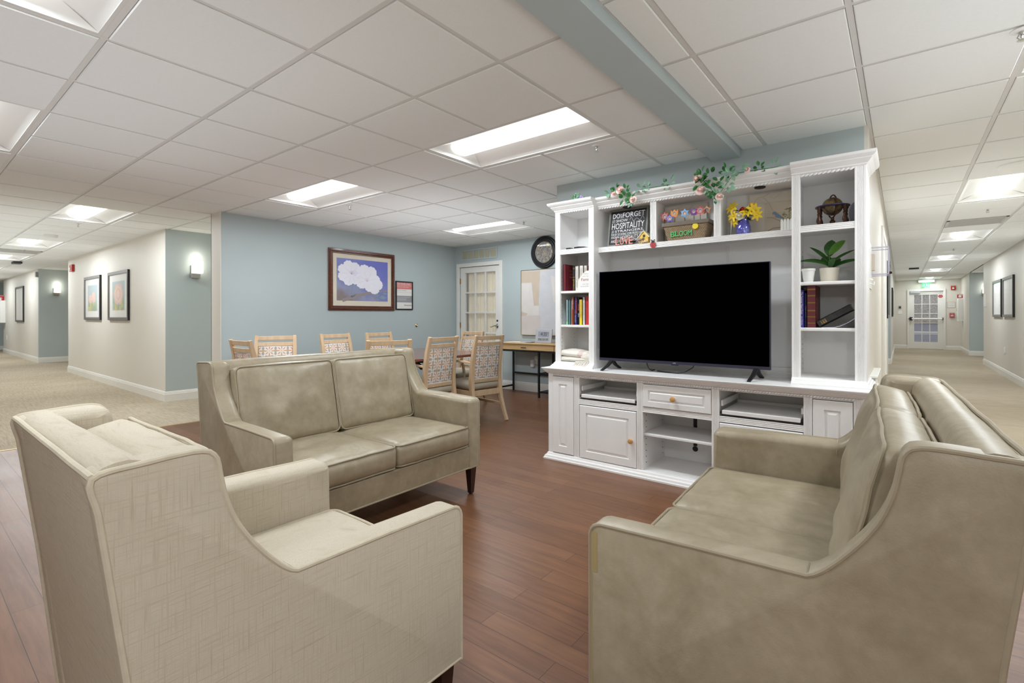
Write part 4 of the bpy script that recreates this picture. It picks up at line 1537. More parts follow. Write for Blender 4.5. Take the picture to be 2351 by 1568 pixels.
M().lathe([(.034, 0), (.034, -.006), (.03, -.008)], (-1.70, 3.62, 2.0295), 24).build('puck_light', 'ink', br_, smooth=True)

# ---------------------------------------------------------------- television
TY = 3.53
tv = thing('television', 'large black flat screen television standing on the white console', 'television', (-1.28, TY, CT))
m = M().box(-1.898, -.664, TY, TY + .028, .816, 1.521)
m.box(-1.75, -.81, TY + .028, TY + .062, .83, 1.20)
m.build('housing', 'bezel', tv, bevel=.003)
M().box(-1.892, -.670, TY - .0012, TY + .002, .838, 1.516).build('screen', 'screen', tv)
m = M().text('LG', -1.30, -1.282, .822, .830, TY - .0002, .0005)
m.build('maker_badge', 'inkw', tv)
M().box(-1.315, -1.265, TY + .004, TY + .02, .808, .817).build('sensor_bump', 'bezel', tv, bevel=.002)
for x in (-1.795, -.752):
    m = M()
    m.strip([(x + .004, TY + .012, .822), (x - .004, TY - .05, .78), (x - .012, TY - .135, .750)], [.030, .026, .022], [.018, .014, .008], (0, 0, 1))
    m.strip([(x + .004, TY + .012, .822), (x + .006, TY + .07, .78), (x + .010, TY + .135, .750)], [.030, .028, .030], [.018, .014, .008], (0, 0, 1))
    m.build('foot', 'black', tv, bevel=.002)
m = M()
m.tube([(-1.52, TY + .05, .86), (-1.515, TY + .04, .80), (-1.50, TY + .05, .765), (-1.498, TY + .09, .7525), (-1.50, TY + .15, .752)], .004, 8)
m.build('power_cable', 'black', tv, smooth=True)
m = M()
m.tube([(-1.15, TY + .05, .86), (-1.17, TY + .04, .80), (-1.22, TY + .03, .765), (-1.28, TY + .03, .7525), (-1.36, TY + .045, .752), (-1.42, TY + .06, .753), (-1.45, TY + .08, .753)], .004, 8)
m.build('signal_cable', 'black', tv, smooth=True)
# ================================================================ THINGS ON THE SHELVES
def book(x0, x1, z0, h, yf, depth, col, label, spine=None, tcol='inkw', bands=None, lean=None, thing_=True, page=True, group=None):
    t = thing('book', label, 'book', ((x0 + x1) / 2, yf + depth / 2, z0), 0, group)
    mc = colm('book cloth %d %d %d' % col, col, .5, var=.05)
    m = M()
    m.box(x0, x1, yf, yf + .003, z0, z0 + h)
    m.box(x0, x0 + .0025, yf, yf + depth, z0, z0 + h)
    m.box(x1 - .0025, x1, yf, yf + depth, z0, z0 + h)
    if bands:
        m.mi = 1
        for f in bands:
            m.box(x0 + .003, x1 - .003, yf - .0012, yf, z0 + h * f - .0025, z0 + h * f + .0005)
            m.box(x0 + .003, x1 - .003, yf - .0012, yf, z0 + h * f + .002, z0 + h * f + .005)
    m.build('cover', [mc, 'brass'], t)
    M().box(x0 + .003, x1 - .003, yf + .003, yf + depth - .004, z0 + .002, z0 + h - .004).build('pages', 'paper', t)
    if spine:
        m = M()
        w = x1 - x0
        for k, (body, a, b_, u, v, cc) in enumerate(spine):
            m.mi = k
            m.text(body, x0 + w * u, x0 + w * v, z0 + h * a, z0 + h * b_, yf - .0002, .0006, rot=-PI / 2)
        m.build('spine_lettering', [q[5] for q in spine], t)
    return t
OR = colm('orange ink', (226, 92, 40)); RD = colm('dark red ink', (140, 30, 30)); GD = colm('gold ink', (196, 158, 84))
WH = 'inkw'
# upper row, left tower (shelf top 1.377)
zb = 1.3775
YB = 3.56
t = book(-2.246, -2.219, zb, .226, 3.545, .205, (116, 38, 48), 'tall maroon book, first on the upper book shelf, its gold titled cover showing')
k = M()
for body, a, b_ in (('Story', 1.545, 1.558), ('of', 1.520, 1.528), ('Faith', 1.492, 1.506)):
    k.text(body, -.025, .025, a, b_, 0, .0006)
k.xf(0, Matrix.Translation((-2.2185, 3.63, 0)) @ Matrix.Rotation(PI / 2, 4, 'Z'))
k.build('cover_lettering', GD, t)
book(-2.173, -2.146, zb, .208, 3.575, .18, (34, 34, 38), 'black book with gilt spine on the upper book shelf', [('OMNIBUS', .1, .5, .3, .7, GD)], bands=(.06, .44, .55, .9))
book(-2.143, -2.110, zb, .206, 3.57, .19, (216, 212, 204), 'pale grey book right of the black one on the upper book shelf', [('A HUNDRED YEARS', .15, .85, .35, .7, 'grey')])
book(-2.104, -2.070, zb, .209, 3.575, .18, (222, 218, 210), 'white book behind the family sign on the upper book shelf', [('CHICKEN SOUP', .3, .9, .3, .7, 'grey')])
book(-2.066, -2.036, zb, .208, 3.58, .18, (206, 200, 190), 'grey white book partly hidden behind the family sign', [('GARDENS', .3, .9, .3, .7, 'grey')])
book(-2.033, -2.020, zb, .206, 3.59, .18, (128, 48, 50), 'thin dark red book at the right of the upper book shelf')
book(-2.017, -1.99, zb, .204, 3.59, .18, (214, 208, 200), 'last white book of the upper book shelf, by the tower stile')
t = thing('family_sign', 'small white sign with a tan wooden edge and grey lettering before the books', 'sign', (-2.0, 3.54, zb), 0)
pts = [(-2.098, zb), (-1.955, zb), (-1.955, zb + .165), (-2.02, zb + .160), (-2.062, zb + .132), (-2.082, zb + .105), (-2.098, zb + .080)]
M().prism(pts, 'y', 3.535, 3.546).build('board', colm('tan wood edge', (206, 182, 150)), t)
m = M().prism([(x + .004 if x < -2.05 else x, z - .003 if z > zb + .05 else z) for x, z in pts], 'y', 3.532, 3.535)
m.build('face', 'paper', t)
m = M()
for body, a, b_, x_0, x_1 in (('When', 1.507, 1.518, -2.04, -1.985), ('we have', 1.489, 1.499, -2.052, -1.975), ('we have', 1.425, 1.435, -2.052, -1.975), ('everything', 1.404, 1.415, -2.070, -1.965)):
    m.text(body, x_0, x_1, a, b_, 3.532, .0004)
m.mi = 1
m.text('Family', -2.062, -1.968, 1.448, 1.478, 3.532, .0004)
m.build('lettering', ['grey', RD], t)
# lower row (shelf top 1.095)
zb = 1.0955
row = [
    (-2.222, -2.206, .209, (178, 206, 208), 'thin pale blue book with green sticker, first of the lower book shelf', None),
    (-2.205, -2.183, .207, (86, 118, 124), 'slate green book, second of the lower book shelf', None),
    (-2.181, -2.171, .206, (222, 206, 182), 'thin cream book beside the rust brown one', None),
    (-2.170, -2.148, .232, (150, 66, 40), 'rust brown book with white spine title', [('THE BOURNE LEGACY', .55, .95, .3, .7, WH)]),
    (-2.146, -2.118, .230, (44, 42, 110), 'dark blue book with orange author lettering', [('LISA GARDNER', .40, .96, .5, .92, OR), ("WHEN YOU SEE ME", .08, .36, .2, .5, WH), ('A NOVEL', .40, .55, .15, .3, WH)]),
    (-2.117, -2.098, .228, (24, 24, 28), 'black thriller with large orange and white spine letters', [('GONE', .52, .76, .2, .9, OR), ('SO', .28, .42, .2, .9, WH)]),
    (-2.096, -2.068, .209, (232, 204, 44), 'bright yellow paperback on the lower book shelf', [('NICHOLAS SPARKS', .28, .96, .35, .75, 'grey')]),
    (-2.066, -2.044, .229, (204, 204, 204), 'light grey paperback between the yellow and the red book', [('Treasures', .35, .8, .3, .7, 'grey')]),
    (-2.042, -2.010, .232, (188, 48, 44), 'bright red hardback at the right of the lower book shelf', [('TO THE', .6, .95, .35, .65, RD)]),
]
for i, (a, b_, h, c_, lab, sp_) in enumerate(row):
    tb = book(a, b_, zb, h, 3.555 + .004 * (i % 3), .16, c_, lab, sp_)
    if i == 0:
        M().box(a + .001, b_ - .001, 3.5535, 3.555, zb + .004, zb + .020).build('sticker', colm('green sticker', (110, 226, 130)), tb)
# two dark gadgets on the top shelf
tag(M().prism([(-2.222, 1.7225), (-2.160, 1.7225), (-2.178, 1.742), (-2.222, 1.742)], 'y', 3.55, 3.60).build('stapler', 'black', bevel=.002), 'small black block lying at the left of the top left shelf', 'gadget')
m = M().rings([[(x, 3.56 - w, z0), (x, 3.56 + w, z0), (x, 3.56 + w, z1), (x, 3.56 - w, z1)] for x, w, z0, z1 in ((-2.142, .012, 1.7225, 1.742), (-2.10, .014, 1.7225, 1.744), (-2.05, .012, 1.7225, 1.740), (-2.005, .006, 1.7225, 1.730))])
tag(m.build('remote_control', 'black', bevel=.002), 'black tapering remote on the top left shelf', 'remote control')
# folded blanket
t = thing('folded_blanket', 'folded cream knitted blanket with pale pink stripe in the lowest left cubby', 'blanket', (-2.12, 3.63, .785))
bl = colm('cream knitted wool', (228, 222, 212), .9, var=.05, vs=60, bmp=.6, bs=220)
pk = colm('pale pink knitted wool', (216, 196, 192), .9, var=.05, vs=60, bmp=.6, bs=220)
m = cushion(.30, .26, .040, .018, .010, 3, 16, 4, .006, boxy=2)
m.xf(0, Matrix.Translation((-2.122, 3.650, .810)))
m.build('lower_fold', bl, t, smooth=True)
m = cushion(.27, .25, .044, .020, .014, 8, 18, 4, .008, boxy=2)
for f in m.bm.faces:
    if .045 < f.calc_center_median().x < .085:
        f.material_index = 1
m.xf(0, Matrix.Translation((-2.135, 3.645, .853)) @ Matrix.Rotation(R(3), 4, 'Y'))
m.build('upper_fold', [bl, pk], t, smooth=True)
m = cushion(.10, .22, .055, .022, .010, 18, 10, 4, .008, boxy=2)
m.xf(0, Matrix.Translation((-2.022, 3.63, .832)))
m.build('rolled_end', bl, t, smooth=True)
m = M()
for i in range(9):
    x = -2.10 + .014 * i
    y = 3.512
    m.tube([(x, y + .03, .802), (x + .004, y - .016, .794), (x + rnd.uniform(-.012, .008), y - .030, .770), (x + rnd.uniform(-.02, .01), y - .036, .752 + rnd.uniform(0, .012))], [.004, .0045, .004, .003], 6)
m.build('fringe', bl, t, smooth=True)

# hospitality sign (leaning)
t = thing('word_sign', 'black framed word-art sign leaning in the left opening above the television', 'sign', (-1.70, 3.62, 1.7225), R(0))
sx0, sx1, sh = -.152, .152, .292
Rx = Matrix.Rotation(R(-9), 4, 'X')
k = M()
frames(k, sx0 - .014, sx1 + .014, 0, sh + .012, .014, -.012, .006)
k.xf(0, Rx); k.build('frame', colm('weathered grey wood frame', (112, 114, 106), .6), t, world=False)
k = M().box(sx0, sx1, -.005, .004, .006, sh)
k.xf(0, Rx); k.build('board', 'ink', t, world=False)
k = M()
TX = [('DO', -.135, -.075, .232, .272), ('FORGET', -.050, .135, .232, .275), ('SHOW', -.105, -.005, .200, .222), ('HOSPITALITY', -.140, .135, .142, .192),
      ('STRANGERS,', -.110, .135, .112, .134), ('FOR BY SO DOING SOME PEOPLE HAVE', -.140, .135, .088, .108), ('SHOWN', -.140, -.07, .066, .084), ('HOSPITALITY TO', -.06, .135, .060, .084),
      ('ANGELS WITHOUT', -.14, .02, .032, .054), ('KNOWING IT', .03, .135, .032, .056)]
for body, a, b_, c_, d_ in TX:
    k.text(body, a, b_, c_, d_, -.005, .0012)
k.text('NOT', -.070, -.056, .232, .268, -.005, .0012, rot=PI / 2)
k.text('TO', -.138, -.114, .196, .222, -.005, .0012, rot=PI / 2)
k.text('TO', -.138, -.118, .112, .134, -.005, .0012, rot=PI / 2)
pth = []
for q in range(60):
    a = q / 59
    r_ = .012 + .006 * math.sin(a * 9)
    pth.append((.012 + .12 * a, -.0065, .210 + r_ * math.sin(a * 16)))
k.tube(pth, .0012, 4)
k.xf(0, Rx); k.build('lettering', 'inkw', t, world=False)

t = thing('love_block', 'pink wooden LOVE word standing before the black word-art sign', 'ornament', (-1.705, 3.585, 1.7225))
M().box(-.075, .075, -.006, .012, 0, .006).build('base', 'blackmetal', t, world=False)
k = M()
for i, ch in enumerate('LOVE'):
    k.text(ch, -.073 + .037 * i, -.040 + .037 * i, .006, .060, .004, .010)
k.build('letters', colm('salmon pink paint', (232, 160, 146), .5), t, world=False)

# bird house
t = thing('bird_house', 'little yellow bird house with white roof beside the word-art sign', 'ornament', (-1.545, 3.61, 1.7225))
yl = colm('yellow painted boards', (222, 186, 84), .5, var=.08, vs=40)
k = M().prism([(-.036, .004), (.036, .004), (.036, .052), (0, .090), (-.036, .052)], 'y', -.03, .03)
k.build('house', yl, t, world=False)
k = M()
for s in (-1, 1):
    k.prism([(0, .100), (s * .048, .047), (s * .044, .043), (0, .092)], 'y', -.036, .036)
k.build('roof', colm('cream roof', (226, 216, 180)), t, world=False)
M().lathe([(.010, 0), (.010, -.002)], (0.004, -.030, .056), 14, 'y').build('hole', 'ink', t, world=False)
k = M().ball((-.020, -.038, .030), 1, 10, 6, (.022, .010, .009)).ball((-.002, -.038, .038), .008, 8, 6)
k.strip([(-.038, -.038, .026), (-.058, -.038, .016)], [.008, .004], .004)
k.build('bird', colm('grey orange bird', (150, 130, 112)), t, world=False, smooth=True)
k = M()
for i in range(16):
    k.ball((rnd.uniform(-.048, .040), rnd.uniform(-.045, -.030), rnd.uniform(.003, .020)), rnd.uniform(.004, .008), 6, 4)
k.build('base_flowers', colm('cream pebbles and flowers', (224, 200, 160)), t, world=False, smooth=True)

# ladybird stuck on the shelf edge
t = thing('ladybird_ornament', 'red wooden ladybird stuck on the shelf edge between the left openings', 'ornament', (-1.467, 3.5745, 1.680))
rd = colm('ladybird red', (196, 66, 70), .4)
k = M().prism([(.022 * math.cos(a), .024 + .024 * math.sin(a)) for a in [2 * PI * i / 24 for i in range(24)]], 'y', -.008, 0)
k.build('body', rd, t, world=False, bevel=.002)
k = M().prism([(.011 * math.cos(a), .047 + .009 * math.sin(a)) for a in [2 * PI * i / 16 for i in range(16)]], 'y', -.009, 0)
for s in (-1, 1):
    k.tube([(s * .004, -.005, .052), (s * .012, -.005, .060)], .0015, 5)
    k.ball((s * .013, -.005, .060), .004, 6, 4)
    for x, z in ((.008, .034), (.014, .024), (.008, .013)):
        k.lathe([(.0028, -.0082), (.0028, -.0092)], (s * x, 0, z), 8, 'y')
k.prism([(-.001, .004), (.001, .004), (.001, .042), (-.001, .042)], 'y', -.009, -.008)
k.build('spots_and_head', 'ink', t, world=False)

# wicker basket
t = thing('wicker_basket', 'brown woven basket with green BLOOM letters and a yellow sun in the middle opening', 'basket', (-1.235, 3.675, 1.7225))
wk, nt, b = new_mat('woven seagrass')
_v = coords(nt)
_s = nt.nodes.new('ShaderNodeSeparateXYZ'); nt.links.new(_v, _s.inputs[0])
_h = mth(nt, 'ADD', _s.outputs[0], _s.outputs[1])
_row = mth(nt, 'MULTIPLY', _s.outputs[2], 2 * PI * 110)
_col = mth(nt, 'MULTIPLY', mth(nt, 'ADD', _h, mth(nt, 'MULTIPLY', mth(nt, 'FLOOR', mth(nt, 'MULTIPLY', _s.outputs[2], 110.0)), 0.0065)), 2 * PI * 77)
_w = mth(nt, 'MULTIPLY', mth(nt, 'ABSOLUTE', mth(nt, 'SINE', mth(nt, 'MULTIPLY', _row, .5))), mth(nt, 'MULTIPLY_ADD', mth(nt, 'SINE', _col), .35, .65))
_w2 = mth(nt, 'ADD', mth(nt, 'MULTIPLY', _w, .8), mth(nt, 'MULTIPLY', noise_n(nt, _v, 60, 3), .3))
nt.links.new(ramp(nt, _w2, [(.15, srgb((84, 68, 50))), (.5, srgb((150, 128, 98))), (.9, srgb((186, 166, 134)))]), b.inputs['Base Color'])
b.inputs['Roughness'].default_value = .8
bump(nt, b, _w2, .8, .004)
m = M()
nw, nh = 80, 26
rg = []
for j in range(nh + 1):
    z = .126 * j / nh
    hw, hd = .136 + .030 * j / nh, .066 + .018 * j / nh
    base = rrect(2 * hw, 2 * hd, .012, 3)
    path = []
    per = []
    for i in range(len(base)):
        a, b_ = Vector(base[i]), Vector(base[(i + 1) % len(base)])
        st = 26 if (b_ - a).length > .2 else (12 if (b_ - a).length > .08 else 1)
        for q in range(st):
            path.append(a.lerp(b_, q / st))
    ring = []
    for i, p in enumerate(path):
        d = Vector((p.x / hw, p.y / hd)).normalized()
        o_ = .0022 * math.sin(i * PI + 0) * (1 if j % 2 else -1) + .0016 * math.sin(j * PI)
        ring.append((p.x + d.x * o_, p.y + d.y * o_, z))
    rg.append(ring)
m.rings(rg, True, False)
m.build('weave', wk, t, world=False, smooth=True, ang=80)
lin = colm('grey brown cloth lining', (122, 112, 102), .9, bmp=.4)
m = M()
for hw, hd, z0, z1 in ((.171, .089, .108, .134),):
    b0 = rrect(2 * hw, 2 * hd, .012, 3)
    m.rings([[(x, y, z0) for x, y in b0], [(x * 1.01, y * 1.01, (z0 + z1) / 2) for x, y in b0], [(x, y, z1) for x, y in b0], [(x * .93, y * .88, z1) for x, y in b0], [(x * .90, y * .82, z0 - .03) for x, y in b0]], False, True)
m.build('cloth_lining', lin, t, world=False, smooth=True)
k = M()
for i, ch in enumerate('BLOOM'):
    k.text(ch, -.105 + .0315 * i, -.076 + .0315 * i, .030 + .002 * (i % 2), .066 + .002 * (i % 2), -.076, .005)
k.build('bloom_letters', colm('green foam', (84, 200, 118), .6), t, world=False)
k = M().prism([((.024 if i % 2 else .018) * math.cos(PI * i / 12) + .075, (.024 if i % 2 else .018) * math.sin(PI * i / 12) + .090) for i in range(24)], 'y', -.086, -.080)
k.build('sun_sticker', colm('yellow foam', (238, 214, 50), .6), t, world=False)
# photo flower picks standing in the basket
def pick(dx, z, shape, r, col, lab, petal=5, inner=.55, y=-.045):
    """dx relative to basket centre"""
    t = thing('flower_photo_pick', lab, 'ornament', (-1.235 + dx, 3.675 + y, 1.80), 0)
    zc = z - 1.80
    k = M()
    if shape == 'tulip':
        pts = [(-r, r), (-r * .5, r * .45), (0, r * 1.05), (r * .5, r * .45), (r, r), (r, -.2 * r), (r * .6, -r), (-r * .6, -r), (-r, -.2 * r)]
    elif shape == 'star':
        pts = [((r if i % 2 == 0 else r * inner) * math.sin(PI * i / petal), (r if i % 2 == 0 else r * inner) * math.cos(PI * i / petal)) for i in range(2 * petal)]
    else:
        pts = [(r * (.78 + .22 * math.cos(petal * 2 * PI * i / 48)) * math.sin(2 * PI * i / 48), r * (.78 + .22 * math.cos(petal * 2 * PI * i / 48)) * math.cos(2 * PI * i / 48)) for i in range(48)]
    k.prism([(x, zc + z_) for x, z_ in pts], 'y', -.003, 0)
    k.build('petals', colm('painted wood %d %d %d' % col, col, .5), t, world=False)
    k = M()
    k.prism([(r * .48 * math.cos(2 * PI * i / 20), zc + r * .48 * math.sin(2 * PI * i / 20)) for i in range(20)], 'y', -.0042, -.003)
    k.mi = 1
    k.prism([(r * .40 * math.cos(2 * PI * i / 20), zc + r * .42 * math.sin(2 * PI * i / 20)) for i in range(20)], 'y', -.0048, -.0042)
    k.mi = 2
    k.prism([(r * .24 * math.cos(2 * PI * i / 16) + .002, zc - .004 + r * .26 * math.sin(2 * PI * i / 16)) for i in range(16)], 'y', -.0052, -.0048)
    k.build('photo', ['inkw', colm('photo ground', (120, 108, 112), .4), colm('photo face tone', (214, 178, 160), .4)], t, world=False)
    k = M().tube([(0, .002, zc), (0, .004, zc * .4), (.002, .006, -.01)], .0022, 6)
    k.build('stick', colm('dark green stick', (44, 60, 44)), t, world=False)
pick(-.165, 1.917, 'round', .034, (224, 100, 100), 'coral red round-petalled photo flower, leftmost in the basket', 7, y=-.040)
pick(-.098, 1.936, 'tulip', .028, (238, 146, 40), 'orange spotted tulip-shaped photo pick in the basket', y=-.020)
pick(-.118, 1.893, 'star', .032, (92, 88, 190), 'violet blue star flower photo pick at the front left of the basket', 5, .62, y=-.062)
pick(-.012, 1.922, 'star', .034, (116, 170, 226), 'light blue dotted star flower photo pick in the basket middle', 6, .62, y=-.048)
pick(.052, 1.926, 'tulip', .026, (112, 50, 140), 'purple tulip-shaped photo pick in the basket', y=-.040)
pick(.100, 1.924, 'star', .034, (216, 82, 92), 'red eight-pointed star photo pick at the right of the basket', 8, .6, y=-.052)
pick(.137, 1.930, 'star', .034, (236, 160, 92), 'orange striped star photo pick, rightmost in the basket', 5, .55, y=-.020)

def canvas(x0, x1, z0, h, lab, bird):
    t = thing('bird_canvas', lab, 'picture', ((x0 + x1) / 2, 3.775, z0))
    w = x1 - x0
    cm_ = colm('aged cream canvas', (216, 208, 196), .8, var=.06, vs=6)
    M().box(-w / 2, w / 2, -.008, .008, 0, h).build('canvas', cm_, t, world=False)
    m = M()
    br1 = 'c1'
    def stroke(pts, r):
        P = [Vector((x * w, -.0088, z * h)) for x, z in pts]
        m.strip(P, r * .55, .0006, (0, 1, 0))
    m.mi = 0
    stroke([(-.42, .80), (-.30, .92), (-.18, .93), (-.05, .985)], .0022)
    stroke([(-.18, .90), (-.08, .78), (0, .60)], .003)
    stroke([(-.36, .74), (-.22, .80), (-.12, .72)], .0015)
    stroke([(-.05, .90), (.05, .86), (.2, .97)], .0018)
    stroke([(0, .60), (.1, .52), (.22, .5)], .0015)
    stroke([(-.30, .62), (-.20, .52), (-.05, .50)], .0012)
    if bird:
        m.mi = 1
        m.box(-w * .17, w * .40, -.0086, -.008, 0.02, h * .78)
        m.mi = 0
        stroke([(-.12, .42), (.02, .40), (.16, .31), (.26, .16), (.36, .10)], .006)
        stroke([(-.10, .10), (.02, .16), (.18, .16), (.3, .12)], .010)
        m.mi = 2
        m.face([(x * w, -.0094, z * h) for x, z in ((.00, .50), (.015, .535), (.05, .545), (.085, .52), (.15, .46), (.26, .35), (.29, .32), (.18, .37), (.11, .39), (.04, .42), (.012, .46))])
        m.mi = 3
        m.face([(x * w, -.0097, z * h) for x, z in ((.008, .47), (.04, .48), (.07, .43), (.05, .405), (.022, .42))])
    m.build('print', [colm('sepia branch ink', (158, 138, 120)), colm('sepia wash', (204, 192, 174)), colm('blue bird ink', (118, 150, 174)), colm('peach bird ink', (220, 176, 140))], t, world=False, recalc=False)
canvas(-.84, -.55, 1.7225, .292, 'pale canvas with a blue bird on a branch in the right opening', True)
canvas(-1.452, -1.13, 1.7225, .292, 'pale branch canvas half hidden behind the wicker basket', False)
# white plate at the left end of the right opening
k = M().lathe([(.002, 0), (.07, 0), (.118, -.012), (.120, -.008), (.07, .005)], (0, 0, 0), 36, 'y')
k.xf(0, Matrix.Translation((-.955, 3.74, 1.84)) @ Matrix.Rotation(R(-70), 4, 'Z') @ Matrix.Rotation(R(8), 4, 'Y'))
tag(k.build('plate', 'white', smooth=True), 'white plate standing on edge at the left of the right opening', 'plate')

# ---- leaves, petals
def leaf(m, base, direction, upv, L, wdt, curl=.25, fold=.18, n=6):
    d = Vector(direction).normalized()
    s = d.cross(Vector(upv))
    if s.length < 1e-4:
        s = d.orthogonal()
    s.normalize()
    u = s.cross(d).normalized()
    rows = []
    for i in range(n + 1):
        f = i / n
        w = wdt * (math.sin(PI * min(1, f * .93 + .04)) ** .8) * (1 if i < n else .05)
        c = Vector(base) + d * L * f - u * L * curl * f * f
        rows.append([c - s * w / 2 + u * w * fold, c - u * .0005, c + s * w / 2 + u * w * fold])
    vs = [[m.bm.verts.new(p) for p in r] for r in rows]
    for a, b_ in zip(vs[:-1], vs[1:]):
        for k in (0, 1):
            f = m.bm.faces.new((a[k], a[k + 1], b_[k + 1], b_[k]))
            f.material_index = m.mi
def rose(m, c, r, facing=(0, -1, .2), seed=0):
    rr = random.Random(seed)
    f = Vector(facing).normalized()
    a = f.orthogonal().normalized()
    b_ = f.cross(a)
    m.ball(c, r * .26, 8, 6)
    for ring, (rad, cnt, wd, lift) in enumerate(((.30, 4, .55, .42), (.52, 5, .75, .30), (.80, 6, .9, .10))):
        for i in range(cnt):
            an = 2 * PI * (i + .3 * ring + rr.uniform(-.1, .1)) / cnt
            out = a * math.cos(an) + b_ * math.sin(an)
            side = f.cross(out)
            rows = []
            for j in range(5):
                t_ = j / 4
                p = Vector(c) + out * r * rad * (.35 + .65 * t_ ** .7) + f * r * (lift * 1.3 * t_ - .25 - .12 * ring + (-.25 * t_ ** 3 if ring == 2 else 0))
                w = r * wd * math.sin(PI * (.22 + .6 * t_))
                rows.append([p - side * w / 2 - out * w * .12, p + out * .02 * r, p + side * w / 2 - out * w * .12])
            vs = [[m.bm.verts.new(q) for q in row_] for row_ in rows]
            for q0, q1 in zip(vs[:-1], vs[1:]):
                for k in (0, 1):
                    m.bm.faces.new((q0[k], q0[k + 1], q1[k + 1], q1[k])).material_index = m.mi
GRN = colm('deep green silk leaf', (50, 112, 52), .5, var=.25, vs=30)
GRP = colm('pale grey green silk leaf', (136, 176, 150), .6, var=.2, vs=30)
PNK = colm('blush pink silk petal', (252, 220, 214), .6, var=.08, vs=30)
STM = colm('green stem', (70, 120, 60), .6)
# vase of yellow flowers
t = thing('flower_vase', 'iridescent purple glass vase of yellow silk lilies with one white flower', 'vase', (-.852, 3.65, 1.7225))
vm, nt, b = new_mat('iridescent purple glass')
lw = nt.nodes.new('ShaderNodeLayerWeight'); lw.inputs[0].default_value = .45
nt.links.new(ramp(nt, mth(nt, 'ADD', mth(nt, 'MULTIPLY', noise_n(nt, coords(nt), 22, 3), .5), .25), [(.3, srgb((60, 40, 150))), (.5, srgb((96, 96, 190))), (.7, srgb((150, 170, 196)))]), b.inputs['Base Color'])
b.inputs['Metallic'].default_value = .55; b.inputs['Roughness'].default_value = .12; b.inputs['Coat Weight'].default_value = 1.0
bump(nt, b, noise_n(nt, coords(nt), 60, 2), .25, .002)
M().lathe([(.036, 0), (.042, .005), (.0480, .030), (.0475, .050), (.041, .076), (.034, .094), (.034, .106), (.031, .106), (.031, .094), (.036, .07)], n=28).build('glass', vm, t, world=False, smooth=True)
YEL = colm('yellow silk petal', (240, 208, 40), .5, var=.06, vs=30)
def lily(c, facing, r, n=7, seed=0):
    rr = random.Random(seed)
    m = M()
    f = Vector(facing).normalized()
    a = f.orthogonal().normalized(); b__ = f.cross(a)
    for i in range(n):
        an = 2 * PI * i / n + rr.uniform(-.2, .2)
        out = a * math.cos(an) + b__ * math.sin(an)
        leaf(m, c, out + f * .45, f, r, r * .42, .35, .12)
    m.ball(Vector(c) + f * .006, .007, 6, 5)
    return m
for i, (dx, dz, dy, fc, r, lab) in enumerate(((-.068, .195, -.01, (-.5, -1, .5), .052, 0), (-.055, .135, -.03, (-.4, -1, .1), .046, 0), (.030, .150, -.04, (.1, -1, .5), .046, 0), (.068, .160, -.02, (.5, -1, .3), .052, 0), (-.055, .100, -.02, (-.6, -1, -.4), .042, 0), (.085, .128, -.02, (.6, -1, -.3), .044, 0))):
    lily((dx, dy, dz), fc, r, 7, i).build('yellow_lily', YEL, t, world=False, smooth=True)
k = M(); rose(k, (-.014, -.062, .128), .036, (0, -1, .1), 3); k.build('white_flower', colm('white silk petal', (232, 228, 206), .6), t, world=False, smooth=True)
k = M(); rose(k, (.004, -.04, .172), .034, (.1, -1, .4), 5); k.build('red_flower', colm('red silk petal', (188, 28, 40), .5), t, world=False, smooth=True)
k = M(); rose(k, (.058, -.01, .200), .036, (.2, -1, .3), 9); k.build('peach_flower', colm('peach silk petal', (236, 206, 150), .6), t, world=False, smooth=True)
k = M()
for i in range(26):
    an = rnd.uniform(0, 2 * PI)
    z = rnd.uniform(.10, .17)
    leaf(k, (.03 * math.cos(an), .022 * math.sin(an) - .01, z), (math.cos(an), math.sin(an) - .5, rnd.uniform(-.4, .6)), (0, 0, 1), .035, .020)
for dx, dz in ((-.06, .19), (.03, .15), (.068, .16), (0, .13), (.05, .19)):
    k.tube([(0, 0, .08), (dx * .5, -.01, .08 + (dz - .08) * .5), (dx, -.02, dz)], .0018, 5)
k.build('foliage', colm('dark green silk leaf', (44, 66, 36), .5), t, world=False, smooth=True)
# small planter with sprig
t = thing('small_planter', 'small white picket planter with a pale green sprig beside the bird canvas', 'planter', (-.578, 3.66, 1.7225))
k = M().box(-.040, .040, -.028, .028, 0, .062)
for i in range(5):
    x = -.036 + .018 * i
    k.prism([(x - .007, 0), (x + .007, 0), (x + .007, .070), (x, .080), (x - .007, .070)], 'y', -.032, -.028)
k.build('box', 'white', t, world=False)
k = M()
for i in range(60):
    an, f = rnd.uniform(0, 2 * PI), rnd.uniform(0, 1)
    rr_ = .036 * (1 - .6 * f)
    leaf(k, (rr_ * math.cos(an), rr_ * .6 * math.sin(an), .062 + .085 * f), (math.cos(an), math.sin(an), .7), (0, 0, 1), .016, .010, n=3)
k.tube([(0, 0, .06), (.004, 0, .15)], .002, 5)
k.build('sprig', colm('pale variegated leaf', (150, 156, 110), .6, var=.35, vs=60), t, world=False, smooth=True)

